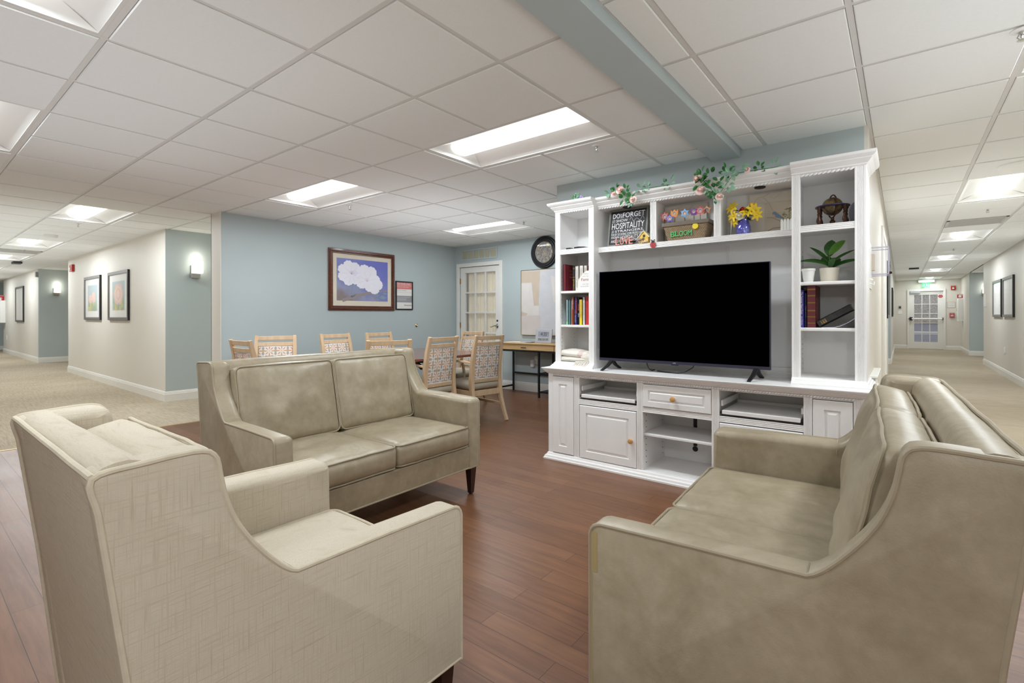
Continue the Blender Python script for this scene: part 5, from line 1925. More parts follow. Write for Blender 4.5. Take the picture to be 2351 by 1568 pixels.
# globe on stand
t = thing('desk_globe', 'antique brown globe in a bronze stand with violet horizon ring', 'globe', (-.335, 3.63, 1.7225))
gm, nt, b = new_mat('antique globe map')
nt.links.new(ramp(nt, noise_n(nt, coords(nt), 16, 5, .6), [(.42, srgb((60, 46, 28))), (.5, srgb((112, 90, 44))), (.6, srgb((84, 50, 28)))]), b.inputs['Base Color'])
b.inputs['Roughness'].default_value = .25
k = M().ball((0, 0, .122), .056, 24, 16)
k.build('ball', gm, t, world=False, smooth=True)
k = M().rings([[(r * math.cos(2 * PI * i / 40), r * math.sin(2 * PI * i / 40), z) for i in range(40)] for r, z in ((.060, .118), (.092, .118), (.093, .121), (.092, .124), (.060, .124))], closed=True)
k.build('horizon_ring', colm('violet enamel', (48, 40, 76), .3, var=.2), t, world=False, smooth=True)
k = M()
ringp = [(.062 * math.cos(a) * .45, .062 * math.cos(a) * -.89, .122 + .070 * math.sin(a)) for a in [2 * PI * i / 40 for i in range(40)]]
k.strip(ringp + ringp[:2], .005, .010, (0, 0, 1)) if False else k.tube(ringp, .0045, 6, closed=True)
k.build('meridian_ring', 'bronze', t, world=False, smooth=True)
BAL = [(.014, 0), (.014, .006), (.008, .012), (.010, .018), (.0145, .030), (.013, .042), (.007, .060), (.008, .068), (.011, .074), (.006, .080), (.009, .088), (.009, .104), (.014, .112), (.014, .118)]
for a in (35, 145, 215, 325):
    M().lathe(BAL, (.082 * math.cos(R(a)), .082 * math.sin(R(a)) * .9, 0), 12).build('baluster', 'bronze', t, world=False, smooth=True)
k = M().lathe([(.032, .002), (.032, .008), (.012, .016), (.016, .030), (.008, .040), (.010, .052)], n=18)
for a in (35, 145, 215, 325):
    k.strip([(0, 0, .006), (.082 * math.cos(R(a)), .082 * math.sin(R(a)) * .9, .004)], .012, .006)
k.build('base', 'bronze', t, world=False, smooth=True)
k = M().lathe([(.002, 0), (.05, 0), (.08, -.01), (.078, -.012), (.04, -.004)], (0, 0, 0), 28, 'y')
k.xf(0, Matrix.Translation((-.225, 3.78, 1.805)) @ Matrix.Rotation(R(60), 4, 'Z'))
tag(k.build('plate', colm('grey glazed china', (186, 184, 196), .2), smooth=True), 'grey plate edge behind the globe at the right of the top shelf', 'plate')

# pots and plant on the right tower
k = M().lathe([(.026, 0), (.0265, .002), (.036, .074), (.039, .074), (.0395, .088), (.036, .088), (.033, .07), (.024, .006)], (-.463, 3.62, 1.3775), 28)
tag(k.build('empty_pot', 'white', smooth=True, ang=25), 'small empty white plant pot left of the leafy plant', 'plant pot')
t = thing('potted_plant', 'fiddle-leaf plant in a ribbed cream pot on the right tower', 'plant', (-.353, 3.64, 1.3775))
k = M()
rg = []
for r, z in ((.044, 0), (.045, .003), (.0515, .084), (.0515, .087), (.048, .087), (.046, .07)):
    rg.append([((r + (.0012 if i % 2 and r > .0445 and z < .086 and z > .001 else 0)) * math.cos(2 * PI * i / 72), (r + (.0012 if i % 2 and r > .0445 and z < .086 and z > .001 else 0)) * math.sin(2 * PI * i / 72), z) for i in range(72)])
k.rings(rg)
k.build('pot', colm('cream ribbed ceramic', (232, 224, 208), .5), t, world=False, smooth=True, ang=60)
M().lathe([(.046, .07), (.03, .076), (.002, .078)], n=20).build('soil', colm('dark soil', (50, 40, 32), .9), t, world=False, smooth=True)
LF = colm('glossy green leaf', (44, 92, 30), .3, var=.3, vs=18)
LF2 = colm('bright glossy green leaf', (78, 128, 36), .3, var=.2, vs=18)
for i, (b0, d_, L, w, u, mt, cu) in enumerate((
    ((0, 0, .10), (-1, -.15, .75), .165, .050, (0, -.6, 1), LF, .55),
    ((0, 0, .12), (-.75, .2, 1.15), .165, .034, (0, -.4, 1), LF, .28),
    ((0, .005, .16), (.10, .25, 1), .112, .070, (0, -1, .2), LF, .05),
    ((0, -.005, .17), (.68, -.25, .72), .118, .058, (-.2, -1, .6), LF2, .12),
    ((0, 0, .11), (.95, .1, .85), .16, .034, (0, -.5, 1), LF, .20),
    ((0, 0, .08), (1, -.1, .72), .168, .036, (0, -.8, 1), LF, .45),
    ((0, .01, .10), (.5, .5, .7), .10, .06, (0, -1, .5), LF, .3),
    ((0, .01, .10), (-.35, .5, .8), .11, .06, (0, -1, .5), LF, .3),
    ((0, -.005, .09), (.25, -.4, .5), .07, .045, (0, -1, .7), LF, .2))):
    k = M()
    leaf(k, b0, d_, u, L, w, cu, .12, 9)
    k.build('leaf', mt, t, world=False, smooth=True, ang=80)
M().tube([(0, 0, .07), (.002, 0, .12), (0, 0, .20)], [.004, .003, .002], 6).build('stem', STM, t, world=False, smooth=True)
k = M().ball((-.290, 3.60, 1.3815), .004, 6, 5).ball((-.300, 3.603, 1.380), .003, 6, 5)
tag(k.build('pink_trinket', colm('magenta plastic', (206, 50, 120), .3), smooth=True), 'tiny magenta trinket right of the cream pot', 'trinket')

# right tower books
zb = 1.0955
book(-.517, -.507, zb, .255, 3.60, .16, (30, 28, 30), 'thin black book at the far left of the right tower book shelf')
book(-.505, -.478, zb, .233, 3.553, .16, (72, 62, 160), 'violet blue book with white spine title on the right tower', [('The Summer Next Door', .35, .95, .35, .8, WH), ('Jane Killerbee', .06, .30, .35, .75, WH)])
book(-.476, -.465, zb, .214, 3.565, .15, (48, 72, 112), 'thin steel blue book beside the tall banded one', [('Night Road', .3, .62, .3, .7, WH)])
book(-.463, -.414, zb, .258, 3.553, .20, (104, 38, 46), 'large maroon book with gold bands on the right tower', None, bands=(.10, .25, .40, .59, .76, .91))
t = thing('book', 'worn black book lying tilted on the curled papers, gold title at its lower end', 'book', (-.32, 3.60, zb))
Ry = Matrix.Translation((-.395, 3.57, zb + .004)) @ Matrix.Rotation(R(-31), 4, 'Y')
k = M().box(0, .200, -.012, -.009, 0, .040).box(0, .200, -.012, .13, 0, .003).box(0, .200, -.012, .13, .037, .040)
k.xf(0, Ry); k.build('cover', colm('worn black cloth', (40, 38, 36), .6, var=.3, vs=30), t)
k = M().box(.003, .197, -.009, .126, .003, .037)
k.xf(0, Ry); k.build('pages', colm('yellowed pages', (196, 180, 140)), t)
k = M()
for x in (.018, .030, .042):
    k.text('HOLY' if x < .02 else 'BIBLE', x, x + .008, .008, .030, -.012, .0006, rot=PI / 2)
k.xf(0, Ry); k.build('spine_lettering', GD, t)
m = M()
rg0, rg1, n = [], [], 10
for i in range(n + 1):
    f = i / n
    x = -.385 + .195 * f
    z = zb + .002 + .085 * max(0, f - .25) ** 1.8 / .6
    rg0.append((x, 3.56, z)); rg1.append((x, 3.70, z))
m.rings([rg0, rg1], False, False, wrap=False)
sol = m.build('curled_papers', colm('lilac white papers', (190, 184, 200), .6), smooth=True)
sol.modifiers.new('thickness', 'SOLIDIFY').thickness = .004
tag(sol, 'curled magazine under the tilted black book', 'magazine')

# garlands on the crown
def garland(lab, path, leaves, roses, loc):
    t = thing('rose_garland', lab, 'garland', loc)
    M().tube(path, .0022, 6).build('vine', STM, t, smooth=True)
    for mt_, items in leaves:
        m = M()
        for (p, nl, sz) in items:
            ax_ = rnd.uniform(0, 2 * PI)
            for i in range(nl + 3):
                an = ax_ + 2 * PI * i / (nl + 3) + rnd.uniform(-.5, .5)
                st_ = Vector((math.cos(an), -.25, math.sin(an))) * sz * rnd.uniform(.15, .7)
                leaf(m, Vector(p) + st_, (math.cos(an), rnd.uniform(-1.1, .2), math.sin(an) * .9 + .1), (rnd.uniform(-.5, .5), -1, rnd.uniform(-.2, .8)), sz * rnd.uniform(.8, 1.15), sz * rnd.uniform(.48, .66), rnd.uniform(-.1, .45), .15, 5)
        m.build('leaves', mt_, t, smooth=True)
    for i, (p, r) in enumerate(roses):
        m = M()
        rose(m, (p[0], p[1] - .028, p[2]), r * 1.3, (rnd.uniform(-.3, .3), -1, .15), 20 + i)
        m.build('rose', PNK, t, smooth=True)
Yg = 3.505
garland('pink rose garland trailing over the crown above the left opening',
        [(-1.80, 3.56, 2.125), (-1.74, 3.52, 2.135), (-1.68, 3.505, 2.11), (-1.62, 3.495, 2.06), (-1.60, 3.51, 2.09), (-1.54, 3.54, 2.125), (-1.45, 3.55, 2.13), (-1.33, 3.55, 2.128)],
        ((GRN, [((-1.745, 3.52, 2.145), 4, .036), ((-1.655, 3.50, 2.135), 4, .036), ((-1.66, 3.49, 2.07), 5, .042), ((-1.60, 3.49, 2.05), 4, .036), ((-1.36, 3.54, 2.135), 3, .030)]),
         (GRP, [((-1.80, 3.53, 2.14), 5, .040), ((-1.64, 3.50, 2.09), 5, .040), ((-1.535, 3.53, 2.128), 5, .038), ((-1.50, 3.54, 2.128), 4, .034), ((-1.33, 3.54, 2.135), 4, .040), ((-1.61, 3.49, 2.02), 3, .030)])),
        [((-1.690, 3.495, 2.135), .034), ((-1.745, 3.50, 2.115), .020), ((-1.585, 3.485, 2.045), .028)], (-1.6, 3.5, 2.115))
garland('pink rose garland hanging down between the middle and right openings',
        [(-1.13, 3.54, 2.125), (-1.09, 3.50, 2.12), (-1.05, 3.49, 2.08), (-1.01, 3.485, 2.02), (-.985, 3.49, 1.99), (-.96, 3.49, 2.00), (-.93, 3.49, 2.04), (-.90, 3.50, 2.09), (-.87, 3.52, 2.12), (-.80, 3.55, 2.13), (-.62, 3.56, 2.128)],
        ((GRN, [((-1.085, 3.49, 2.135), 5, .044), ((-1.03, 3.49, 2.125), 5, .044), ((-1.09, 3.485, 2.08), 4, .044), ((-.995, 3.475, 2.03), 5, .048), ((-.925, 3.50, 2.13), 3, .044), ((-.985, 3.48, 1.965), 3, .036), ((-.73, 3.54, 2.13), 3, .034)]),
         (GRP, [((-1.055, 3.48, 2.05), 4, .036), ((-.975, 3.475, 1.98), 5, .036), ((-.895, 3.49, 2.115), 5, .042), ((-.850, 3.51, 2.145), 4, .046), ((-.905, 3.48, 2.04), 5, .042), ((-.64, 3.55, 2.13), 3, .036)])),
        [((-1.112, 3.49, 2.118), .032), ((-1.082, 3.478, 2.035), .032), ((-.955, 3.478, 1.972), .026), ((-.80, 3.53, 2.132), .020)], (-.95, 3.5, 2.115))
t = thing('succulent_sprig', 'small grey green succulent sprig with lilac flower on the left tower crown', 'artificial plant', (-2.09, 3.53, 2.114))
m = M()
for i in range(60):
    an, f = rnd.uniform(0, 2 * PI), rnd.uniform(0, 1)
    m.ball((-2.095 + .034 * math.cos(an) * (1 - f * .5), 3.53 + .02 * math.sin(an), 2.120 + .055 * f), .007, 6, 4)
m.build('rosette', GRP, t, smooth=True)
m = M()
for i in range(7):
    leaf(m, (-2.12, 3.53, 2.125), (-.5 + .1 * i, -.3, 1), (0, -1, 0), .045, .03)
leaf(m, (-2.04, 3.53, 2.118), (.3, -.2, 1), (0, -1, 0), .03, .008)
leaf(m, (-2.17, 3.53, 2.118), (-.6, -.2, .5), (0, -1, 0), .035, .006)
m.build('leaves', GRN, t, smooth=True)
m = M()
for i in range(8):
    leaf(m, (-2.070, 3.525, 2.130), (math.cos(i), -.4, abs(math.sin(i)) + .2), (0, -1, 0), .035, .010)
m.build('lilac_flower', colm('lilac silk petal', (178, 160, 206)), t, smooth=True)
# ================================================================ THINGS ON THE WALLS
# local frame: picture plane XZ, front towards local -Y; rotz turns it to its wall
def wall_thing(name, label, cat, loc, face, group=None):
    """face: direction the front looks: '-y','+x','-x'"""
    rz = {'-y': 0, '+x': R(90), '-x': R(-90), '+y': PI}[face]
    return thing(name, label, cat, loc, rz, group)
def blob(m, pts, y, cx=0, cz=0, s=1.0):
    m.face([(cx + x * s, y, cz + z * s) for x, z in pts])
def petal_shape(cx, cz, r, n=7, ruff=.10, seed=1, amp=.14, ph=0):
    rr = random.Random(seed)
    pts = []
    N = 96
    for i in range(N):
        a = 2 * PI * i / N
        q = r * (1 - amp + amp * abs(math.cos(n * a / 2 + ph)) ** .5) * (1 + .025 * math.sin(a * 23 + seed) + .012 * math.sin(a * 41))
        pts.append((cx + q * math.cos(a), cz + q * .88 * math.sin(a)))
    return pts
# flower picture
t = wall_thing('framed_flower_picture', 'large red-brown framed picture of two white blossoms on blue', 'picture', (-6.15, 4.291, 1.252), '+x')
w, h = 1.118, .856
m = M()
for i0, y in ((0, -.022), (.018, -.036), (.042, -.026)):
    frames(m, -w / 2 + i0, w / 2 - i0, i0, h - i0, .022, y, 0)
m.build('frame', 'frame', t, world=False, bevel=.004)
M().box(-w / 2 + .05, w / 2 - .05, -.012, -.002, .05, h - .05).build('mat_board', colm('cream mat board', (222, 212, 192), .8), t, world=False)
pm, nt, b = new_mat('blue blurred print')
v = coords(nt)
f1 = noise_n(nt, v, 3.2, 3, .5, .5)
spx = nt.nodes.new('ShaderNodeSeparateXYZ'); nt.links.new(coords(nt), spx.inputs[0])
gr = mth(nt, 'ADD', mth(nt, 'MULTIPLY_ADD', spx.outputs[0], .45, .10), mth(nt, 'MULTIPLY_ADD', spx.outputs[2], .8, -.12))
s_ = mth(nt, 'ADD', mth(nt, 'MULTIPLY', f1, .75), mth(nt, 'MULTIPLY', gr, .9))
nt.links.new(ramp(nt, s_, [(.30, srgb((128, 112, 112))), (.48, srgb((140, 146, 182))), (.66, srgb((100, 110, 184))), (.90, srgb((84, 92, 192)))]), b.inputs['Base Color'])
b.inputs['Roughness'].default_value = .25
m = M()
iw, ih, ib = .863, .594, .136
m.box(-iw / 2, iw / 2, -.0135, -.012, ib, ib + ih)
m.build('print', pm, t, world=False)
WP = colm('white blossom petal', (236, 234, 244), .5, var=.03, vs=6)
WP2 = colm('lilac shaded petal', (224, 220, 240), .5, var=.05, vs=6)
BRW = colm('grey brown branch', (138, 124, 128), .6)
STN = colm('teal stem', (110, 140, 160), .6)
PKB = colm('pink grey stamens', (186, 158, 176), .6)
X = lambda u: -iw / 2 + iw * u
Z = lambda v_: ib + ih * (1 - v_)
m = M()
m.mi = 3
def strokep(pts, wd, y=-.0142):
    m.strip([(X(u), y, Z(v_)) for u, v_ in pts], wd, .0006, (0, 1, 0))
strokep([(.10, 1.0), (.25, .93), (.40, .86), (.62, .80)], .045)
strokep([(.62, .80), (.80, .77), (1.0, .73)], .018)
strokep([(.62, .82), (.72, .90), (.78, .99)], .018)
m.mi = 4
strokep([(.30, .60), (.28, .78), (.26, .90)], .012)
strokep([(.46, .66), (.38, .80), (.28, .92)], .008)
strokep([(.40, .55), (.34, .75), (.27, .90)], .008)
for q in ((.70, .84, .14, .05), (.82, .90, .16, .06), (.88, .80, .12, .03), (.74, .95, .1, .03)):
    m.face([(X(q[0]), -.0146, Z(q[1])), (X(q[0] + q[2] * .4), -.0146, Z(q[1] - q[3])), (X(q[0] + q[2]), -.0146, Z(q[1])), (X(q[0] + q[2] * .5), -.0146, Z(q[1] + q[3]))])
m.mi = 0
Y0 = -.0150
FLA = [(.30, .33, .205, 7, 11, .20), (.62, .44, .235, 6, 5, .20)]
blob(m, [(x, z) for x, z in petal_shape(X(.245), Z(.34), .205, 7, seed=3, amp=.22)], -.0150)
blob(m, [(x, z) for x, z in petal_shape(X(.56), Z(.42), .215, 6, seed=6, amp=.2, ph=.6)], -.0153)
blob(m, [(x, z) for x, z in petal_shape(X(.70), Z(.58), .165, 5, seed=9, amp=.22, ph=.2)], -.0155)
m.mi = 1
blob(m, petal_shape(X(.33), Z(.33), .050, 4, seed=8), -.0157)
m.mi = 1
for cx_, cz_, n_, r_ in ((.27, .37, 9, .15), (.57, .50, 8, .15)):
    for i in range(n_):
        a = 2 * PI * (i + .35) / n_
        m.strip([(X(cx_) + .05 * math.cos(a), -.0159, Z(cz_) + .045 * math.sin(a)), (X(cx_) + r_ * math.cos(a), -.0159, Z(cz_) + r_ * .85 * math.sin(a))], [.003, .010], .0004, (0, 1, 0))
m.mi = 2
for cx_, cz_, n_ in ((.27, .37, 12), (.57, .52, 9)):
    for i in range(n_):
        a = R(20 + 140 * i / n_)
        m.strip([(X(cx_), -.0162, Z(cz_)), (X(cx_) + .05 * math.cos(a), -.0162, Z(cz_) + .055 * math.sin(a))], .0016, .0004, (0, 1, 0))
m.build('blossoms', [WP, WP2, PKB, BRW, STN], t, world=False, recalc=False)
M().box(-w / 2 + .05, w / 2 - .05, -.0195, -.0185, .05, h - .05).build('glazing', glassy('picture glass', alpha=.05), t, world=False)

# notice
t = wall_thing('framed_notice', 'black framed ombudsman notice right of the flower picture', 'notice', (-6.15, 5.046, 1.268), '+x')
w, h = .338, .446
frames(M(), -w / 2, w / 2, 0, h, .016, -.018, 0).build('frame', 'black', t, world=False)
m = M()
x0, x1 = -w / 2 + .015, w / 2 - .015
H_ = lambda a: .015 + (h - .03) * (1 - a)
m.box(x0, x1, -.006, -.002, .015, h - .015)
m.mi = 1; m.box(x0, x1, -.0065, -.006, H_(.26), h - .015)
m.mi = 2; m.box(x0, x1, -.0065, -.006, H_(.76), H_(.51))
m.box(.0, x1 - .008, -.0065, -.006, H_(.885), H_(.85))
m.mi = 3
m.text('Om-buds-man', x0 + .008, x1 - .035, H_(.09), H_(.02), -.0065, .0004)
m.text('A person who resolves complaints', x0 + .008, x1 - .006, H_(.145), H_(.105), -.0065, .0004)
m.text('and works to resolve them', x0 + .008, x1 - .07, H_(.195), H_(.155), -.0065, .0004)
for i, s_ in enumerate(('Long-Term Care Ombudsman Program', 'Advocates for residents\u2019 rights', 'Free and confidential', 'Resolves problems and concerns')):
    m.text(s_, x0 + .008, x0 + (.27 if i == 0 else .20 - .02 * (i == 2)), H_(.575 + .04 * i), H_(.55 + .04 * i), -.0065, .0004)
m.text('1-800-552-3402', .006, x1 - .012, H_(.878), H_(.858), -.0065, .0004)
m.mi = 2
m.text('Need Help?', x0 + .008, x0 + .20, H_(.335), H_(.28), -.006, .0004)
m.text('Your Ombudsman can assist you', x0 + .012, x1 - .018, H_(.39), H_(.365), -.006, .0004)
m.text('Call', .0, .03, H_(.84), H_(.82), -.006, .0004)
m.build('poster', ['paper', colm('coral red print', (212, 108, 100)), colm('mid grey print', (136, 136, 138)), 'inkw'], t, world=False)
M().box(x0, x1, -.012, -.011, .015, h - .015).build('glazing', glassy('notice glass', alpha=.05), t, world=False)

t = wall_thing('door_stop_button', 'small brass and white round wall bumper below the notice', 'wall bumper', (-6.15, 5.30, 1.017), '+x')
M().lathe([(.026, 0), (.026, -.004), (.016, -.012), (.016, -.02)], n=20, ax='y').build('rosette', 'brass', t, world=False, smooth=True)
M().lathe([(.012, -.02), (.010, -.026), (.002, -.027)], n=14, ax='y').build('button', 'white', t, world=False, smooth=True)

# corridor pictures
def hall_picture(lab, loc, face, w, h, art, group=None):
    t = wall_thing('framed_print', lab, 'picture', loc, face, group)
    m = M()
    frames(m, -w / 2 + .001, w / 2 - .001, .001, h - .001, .044, -.0305, -.002)
    m.build('frame', colm('pewter picture moulding', (122, 119, 118), .35, metal=.3), t, world=False)
    m = M()
    frames(m, -w / 2 - .002, w / 2 + .002, -.002, h + .002, .003, -.029, 0)
    m.build('frame_edge', 'black', t, world=False)
    m = M()
    m.box(-w / 2 + .04, w / 2 - .04, -.012, -.002, .04, h - .04)
    if art:
        rr = random.Random(art)
        aw, ah = w * .62, h * .60
        zc = h * .5
        m.mi = 1
        m.box(-aw / 2, aw / 2, -.0128, -.012, zc - ah / 2, zc + ah / 2)
        for i in range(44):
            m.mi = rr.choice((2, 2, 4))
            x, z = rr.uniform(-.42, .42) * aw, zc - ah * rr.uniform(.02, .40)
            m.face([(x - .03, -.0131 + .00001 * i, max(zc - ah / 2, z - .14)), (x + .034, -.0131 + .00001 * i, max(zc - ah / 2, z - .14)), (x + rr.uniform(-.02, .03), -.0131, z + .06)])
        nfl = 1 if art == 2 else 4
        for i in range(nfl):
            cx, cz, r_ = (0, zc + ah * .06, ah * .44) if art == 2 else (rr.uniform(-.28, .28) * aw, zc + rr.uniform(-.05, .25) * ah, ah * .20)
            for q in range(4):
                m.mi = 3 if q % 2 == 0 else 5
                m.face([(x, -.0134 - .0003 * q - .0001 * i, z) for x, z in [(cx + (x_ - cx) * 1.3, z_) for x_, z_ in petal_shape(cx, cz, r_ * (1 - .22 * q), 6, seed=i + q + art, amp=.2, ph=q * .7)]])
    m.build('print', ['paper', colm('watery blue wash', (178, 192, 196)), colm('sage wash', (150, 170, 132)), colm('blush wash', (220, 188, 176)), colm('ochre wash', (206, 192, 118)), colm('pale blush wash', (232, 200, 186))], t, world=False, recalc=False)
    M().box(-w / 2 + .04, w / 2 - .04, -.0185, -.0175, .04, h - .04).build('glazing', glassy('picture glazing %s' % face, alpha=.10), t, world=False)
    return t
hall_picture('framed watercolour with pale mixed flowers, left one of the corridor pair', (-11.74, 2.37, 1.11), '-y', 1.13, .80, 1)
hall_picture('framed watercolour of one big pink peony, right one of the corridor pair', (-10.10, 2.37, 1.11), '-y', 1.13, .80, 2)
hall_picture('framed picture or mirror on the farther wall of the left corridor', (-19.83, 2.37, 1.022), '-y', 1.33, 1.0, 0)
hall_picture('farther of the two framed pictures on the right corridor wall', (XR, 13.96, 1.13), '-x', 1.13, .738, 0)
hall_picture('nearer of the two framed pictures on the right corridor wall', (XR, 12.65, 1.13), '-x', 1.13, .738, 0)
hall_picture('framed picture seen edge-on on the near left wall of the right corridor', (-.165, 8.55, 1.13), '+x', 1.1, .74, 0)
hall_picture('framed picture seen edge-on on the far left wall of the right corridor', (-.20, 16.6, 1.13), '+x', 1.3, .74, 0)

# sconces
def sconce(lab, loc, face):
    t = wall_thing('wall_sconce', lab, 'wall lamp', loc, face, 'corridor wall sconces')
    M().box(-.055, .055, -.018, 0, -.02, .16).build('backplate', 'chrome', t, world=False, bevel=.003)
    M().box(-.075, .045, -.085, -.018, -.02, .045).build('arm_block', 'chrome', t, world=False, bevel=.003)
    m = M()
    k = rrect(.115, .10, .028, 4)
    m.rings([[(x + .015, y - .072, z) for x, y in k] for z in (.05, .22)], True, True)
    m.build('glass_shade', 'shade', t, world=False, smooth=True, ang=40)
    L = bpy.data.lights.new('sconce bulb', 'POINT')
    L.energy = 0.5
    L.color = (1, .93, .80)
    L.shadow_soft_size = .05
    lo = bpy.data.objects.new('sconce_bulb', L)
    COL.objects.link(lo)
    lo.parent = t
    lo.location = (.015, -.075, .28)
    return t
sconce('lit wall sconce on the blue wall beside the off-white column', (-7.93, 2.73, 1.735), '+x')
sconce('lit wall sconce farther down the left corridor', (-17.07, 2.70, 1.735), '+x')
sconce('lit wall sconce on the far blue wall of the right corridor, half hidden', (1.86, 19.34, 1.735), '-y')

# fire alarm strobes etc
def strobe(lab, loc, face, w=.12, h=.14):
    t = wall_thing('fire_alarm_strobe', lab, 'fire alarm', loc, face)
    M().box(-w / 2, w / 2, -.045, 0, 0, h).build('housing', 'red', t, world=False, bevel=.008)
    M().lathe([(.03, -.045), (.028, -.058), (.015, -.066), (.002, -.068)], (0, 0, h * .4), 16, 'y').build('flash_lens', 'white', t, world=False, smooth=True)
    m = M()
    m.text('FIRE', -w * .3, w * .3, h * .80, h * .90, -.045, .001)
    m.build('lettering', 'inkw', t, world=False)
strobe('red fire alarm strobe on the off-white wall of the left corridor', (-13.33, 2.37, 2.09), '-y', .22, .14)
strobe('red fire alarm strobe on the end wall, right of the exit sign', (1.352, 22.0, 2.0), '-y')
def ext_sign(lab, loc, face, w=.17):
    t = wall_thing('extinguisher_sign', lab, 'sign', loc, face)
    M().box(-w / 2, w / 2, -.10, -.09, 0, w * .9).build('panel', 'red', t, world=False) if False else M().box(-w / 2, w / 2, -.012, 0, 0, w * .9).build('panel', 'red', t, world=False)
    m = M()
    m.prism([(-.036, .022), (.036, .022), (.036, .075), (.014, .092), (.014, .105), (-.014, .105), (-.014, .092), (-.036, .075)], 'y', -.0135, -.012)
    m.strip([(.0, -.013, .108), (.045, -.013, .104), (.052, -.013, .07)], .010, .0015, (0, 1, 0))
    m.box(-w / 2 + .012, w / 2 - .012, -.0135, -.012, w * .9 - .020, w * .9 - .010)
    m.build('symbol', 'inkw', t, world=False)
ext_sign('red and white extinguisher sign on the far wall of the right corridor', (XR - .07, 21.3, 1.71), '-y', .135)
ext_sign('red and white extinguisher sign at the left edge of the photo', (-22.95, 2.27, 1.68), '+x', .20)
def ext_cab(lab, loc, face, w=.5, h=.72):
    t = wall_thing('extinguisher_cabinet', lab, 'cabinet', loc, face)
    M().box(-w / 2, w / 2, -.12, 0, 0, h).build('case', 'white', t, world=False, bevel=.006)
    d_ = M().box(-w / 2 + .03, w / 2 - .03, -.126, -.12, .03, h - .03).build('door', 'paper', t, world=False)
    M().tube([(w / 2 - .07, -.126, h * .45), (w / 2 - .07, -.15, h * .47), (w / 2 - .07, -.15, h * .55), (w / 2 - .07, -.126, h * .57)], .006, 6).build('pull', 'chrome', d_, world=False)
ext_cab('white fire extinguisher cabinet on the far wall of the right corridor', (XR, 21.35, .97), '-x', .32)
ext_cab('white fire extinguisher cabinet at the left edge of the photo', (-22.85, 2.37, .97), '-y', .4)

# exit sign
t = wall_thing('exit_sign', 'lit green EXIT sign hanging above the end door', 'exit sign', (.665, 22.0, 2.10), '-y')
M().box(-.215, .215, -.12, -.0, .175, .262).build('housing', 'white', t, world=False, bevel=.006)
M().box(-.13, .13, -.066, -.058, .0, .175).build('panel', 'acrylic', t, world=False)
M().text('EXIT', -.112, .112, .010, .175, -.068, .004, bold=.012).build('letters', 'exit', t, world=False)
L = bpy.data.lights.new('exit glow', 'POINT'); L.energy = .4; L.color = (.2, 1, .5); L.shadow_soft_size = .08
lo = bpy.data.objects.new('exit_lamp', L); COL.objects.link(lo); lo.parent = t; lo.location = (0, -.14, .08)

t = wall_thing('posted_notice', 'white framed notice right of the end door', 'notice', (1.302, 22.0, 1.41), '-y')
M().box(-.10, .10, -.010, 0, 0, .187).build('frame', 'brass', t, world=False)
m = M().box(-.094, .094, -.0115, -.010, .006, .181)
m.mi = 1
for i, s_ in enumerate(('PUSH UNTIL ALARM', 'SOUNDS. DOOR CAN', 'BE OPENED IN', '15 SECONDS')):
    m.text(s_, -.075, .075, .140 - .032 * i, .158 - .032 * i, -.0115, .0005)
m.build('sheet', ['paper', 'grey'], t, world=False)
t = wall_thing('fire_pull_station', 'red fire pull station under a clear cover, right of the end door', 'fire alarm', (1.32, 22.0, 1.035), '-y')
M().box(-.06, .06, -.05, 0, .04, .20).build('station', 'red', t, world=False, bevel=.006)
m = M().box(-.035, .035, -.06, -.05, .09, .125)
m.text('FIRE', -.03, .03, .15, .175, -.05, .001)
m.build('pull_bar', 'inkw', t, world=False)
M().box(-.085, .085, -.085, 0, 0, .225).build('clear_cover', 'acrylic', t, world=False, bevel=.01)
t = wall_thing('light_switch', 'white double light switch left of the end door', 'light switch', (-.04, 22.0, 1.20), '-y')
M().box(-.058, .058, -.006, 0, 0, .118).build('plate', 'white', t, world=False, bevel=.002)
M().box(-.028, -.018, -.014, -.006, .05, .07).box(.018, .028, -.014, -.006, .05, .07).build('toggle', 'white', t, world=False)
t = wall_thing('keypad', 'small grey keypad with red light above the light switch', 'keypad', (-.042, 22.0, 1.39), '-y')
M().box(-.034, .034, -.02, 0, 0, .10).build('case', 'grey', t, world=False, bevel=.003)
M().box(-.022, .022, -.022, -.02, .02, .07).build('buttons', 'ink', t, world=False)
M().box(.012, .022, -.022, -.02, .08, .09).build('indicator', 'red', t, world=False)

# sensor, outlets
tag(M().box(-17.22, -17.10, 2.32, 2.37, 2.17, 2.30).build('motion_sensor', 'grey', bevel=.004), 'small beige motion sensor high at the corner of the left corridor', 'sensor')
def blank_plate(lab, loc, face, h=.125):
    t = wall_thing('wall_plate', lab, 'outlet', loc, face)
    M().box(-.08, .08, -.008, 0, 0, h).build('plate', 'white', t, world=False, bevel=.002)
    M().box(-.02, .02, -.010, -.008, h * .2, h * .8).build('insert', 'paper', t, world=False)
blank_plate('white outlet plate low on the right corridor wall', (XR, 13.14, .43), '-x')
blank_plate('white outlet plate low on the farther left corridor wall', (-22.39, 2.37, .43), '-y', .15)
t = wall_thing('posted_notice', 'pale sheet at the corner of the right corridor wall', 'notice', (XR, 15.94, 1.36), '-x')
M().box(-.20, .20, -.012, 0, 0, .29).build('sheet', 'paper', t, world=False)

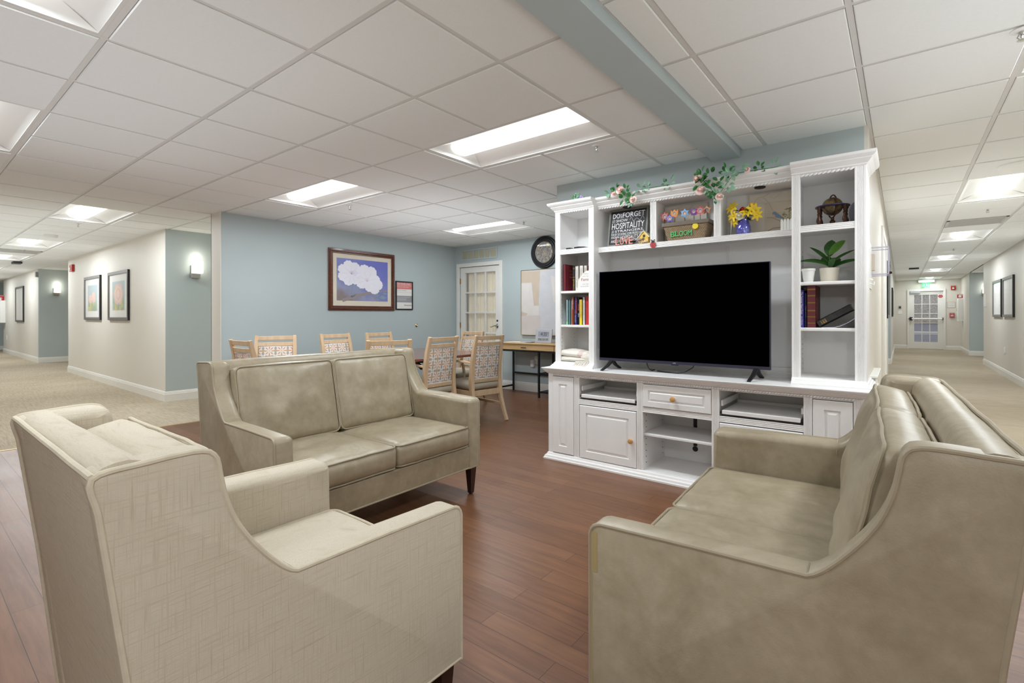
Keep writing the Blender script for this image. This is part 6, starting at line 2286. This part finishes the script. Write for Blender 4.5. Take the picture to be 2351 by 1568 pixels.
# acrylic dispenser box on its white back board, corridor side of the cabinet wall
t = wall_thing('dispenser_backboard', 'long white board screwed behind the clear dispenser box', 'wall board', (-.165, 4.03, 1.345), '+x')
m = M().box(-.16, .16, -.006, 0, 0, .30)
m.build('board', 'white', t, world=False, bevel=.002)
m = M().tube([(-.13, -.006, .03), (-.13, -.028, .02), (-.13, -.030, .04)], .004, 6)
m.tube([(-.10, -.006, .06), (-.10, -.020, .05)], .006, 6)
m.build('hook', 'white', t, world=False)
t = wall_thing('acrylic_dispenser', 'clear acrylic dispenser box on the corridor wall edge right of the cabinet', 'dispenser', (-.165, 4.22, 1.445), '+x')
m = M()
a0, a1, dp, hh, th = -.10, .10, .10, .185, .004
m.box(a0, a1, -dp, -dp + th, 0, hh).box(a0, a0 + th, -dp + th, 0, 0, hh).box(a1 - th, a1, -dp + th, 0, 0, hh).box(a0, a1, -dp + th, -.001, 0, th).box(a0, a1, -dp + th, -.001, hh - th, hh)
m.box(a0 + .05, a0 + .053, -dp + th, -.001, th, hh - th)
m.build('box', 'acrylic', t, world=False)
m = M()
for x in (a0, a1, a0 + .05):
    m.box(x - .002, x + .002, -dp - .0005, -.001, -.001, .004).box(x - .002, x + .002, -dp - .0005, -.001, hh - .004, hh + .001).box(x - .002, x + .002, -dp - .001, -dp + .003, 0, hh)
for z in (0, hh):
    m.box(a0, a1, -dp - .001, -dp + .003, z - .002, z + .002)
m.build('box_edges', glassy('acrylic edge', (198, 196, 216), .1, .6), t, world=False)
m = M().box(a0 + .012, a0 + .085, -.022, -.006, .03, .14)
m.build('card', colm('beige card', (196, 180, 158)), t, world=False)
M().lathe([(.009, -dp), (.009, -dp - .012), (.005, -dp - .016)], (-.04, 0, .012), 12, 'y').build('catch', 'bronze', t, world=False, smooth=True)

# white scroll shelf bracket at the corner behind the right sofa
t = wall_thing('scroll_bracket', 'ornate white scroll wall shelf peeping over the far corner of the right sofa', 'wall shelf', (-.165, 4.27, .50), '+x')
M().box(-.32, .32, -.045, 0, .262, .277).build('shelf', 'white', t, world=False, bevel=.004)
m = M()
for s_ in range(-5, 6):
    x = s_ * .055
    n_ = 14
    m.tube([(x + .022 * math.cos(2 * PI * i / n_), -.020, .205 + .030 * math.sin(2 * PI * i / n_)) for i in range(n_)], .0055, 6, closed=True)
    m.ball((x, -.022, .160), .012, 8, 6)
    m.tube([(x, -.004, .05), (x, -.022, .09), (x, -.028, .13), (x, -.016, .165)], .006, 6)
m.box(-.30, .30, -.012, 0, .0, .262)
m.build('scrollwork', 'white', t, world=False, smooth=True)
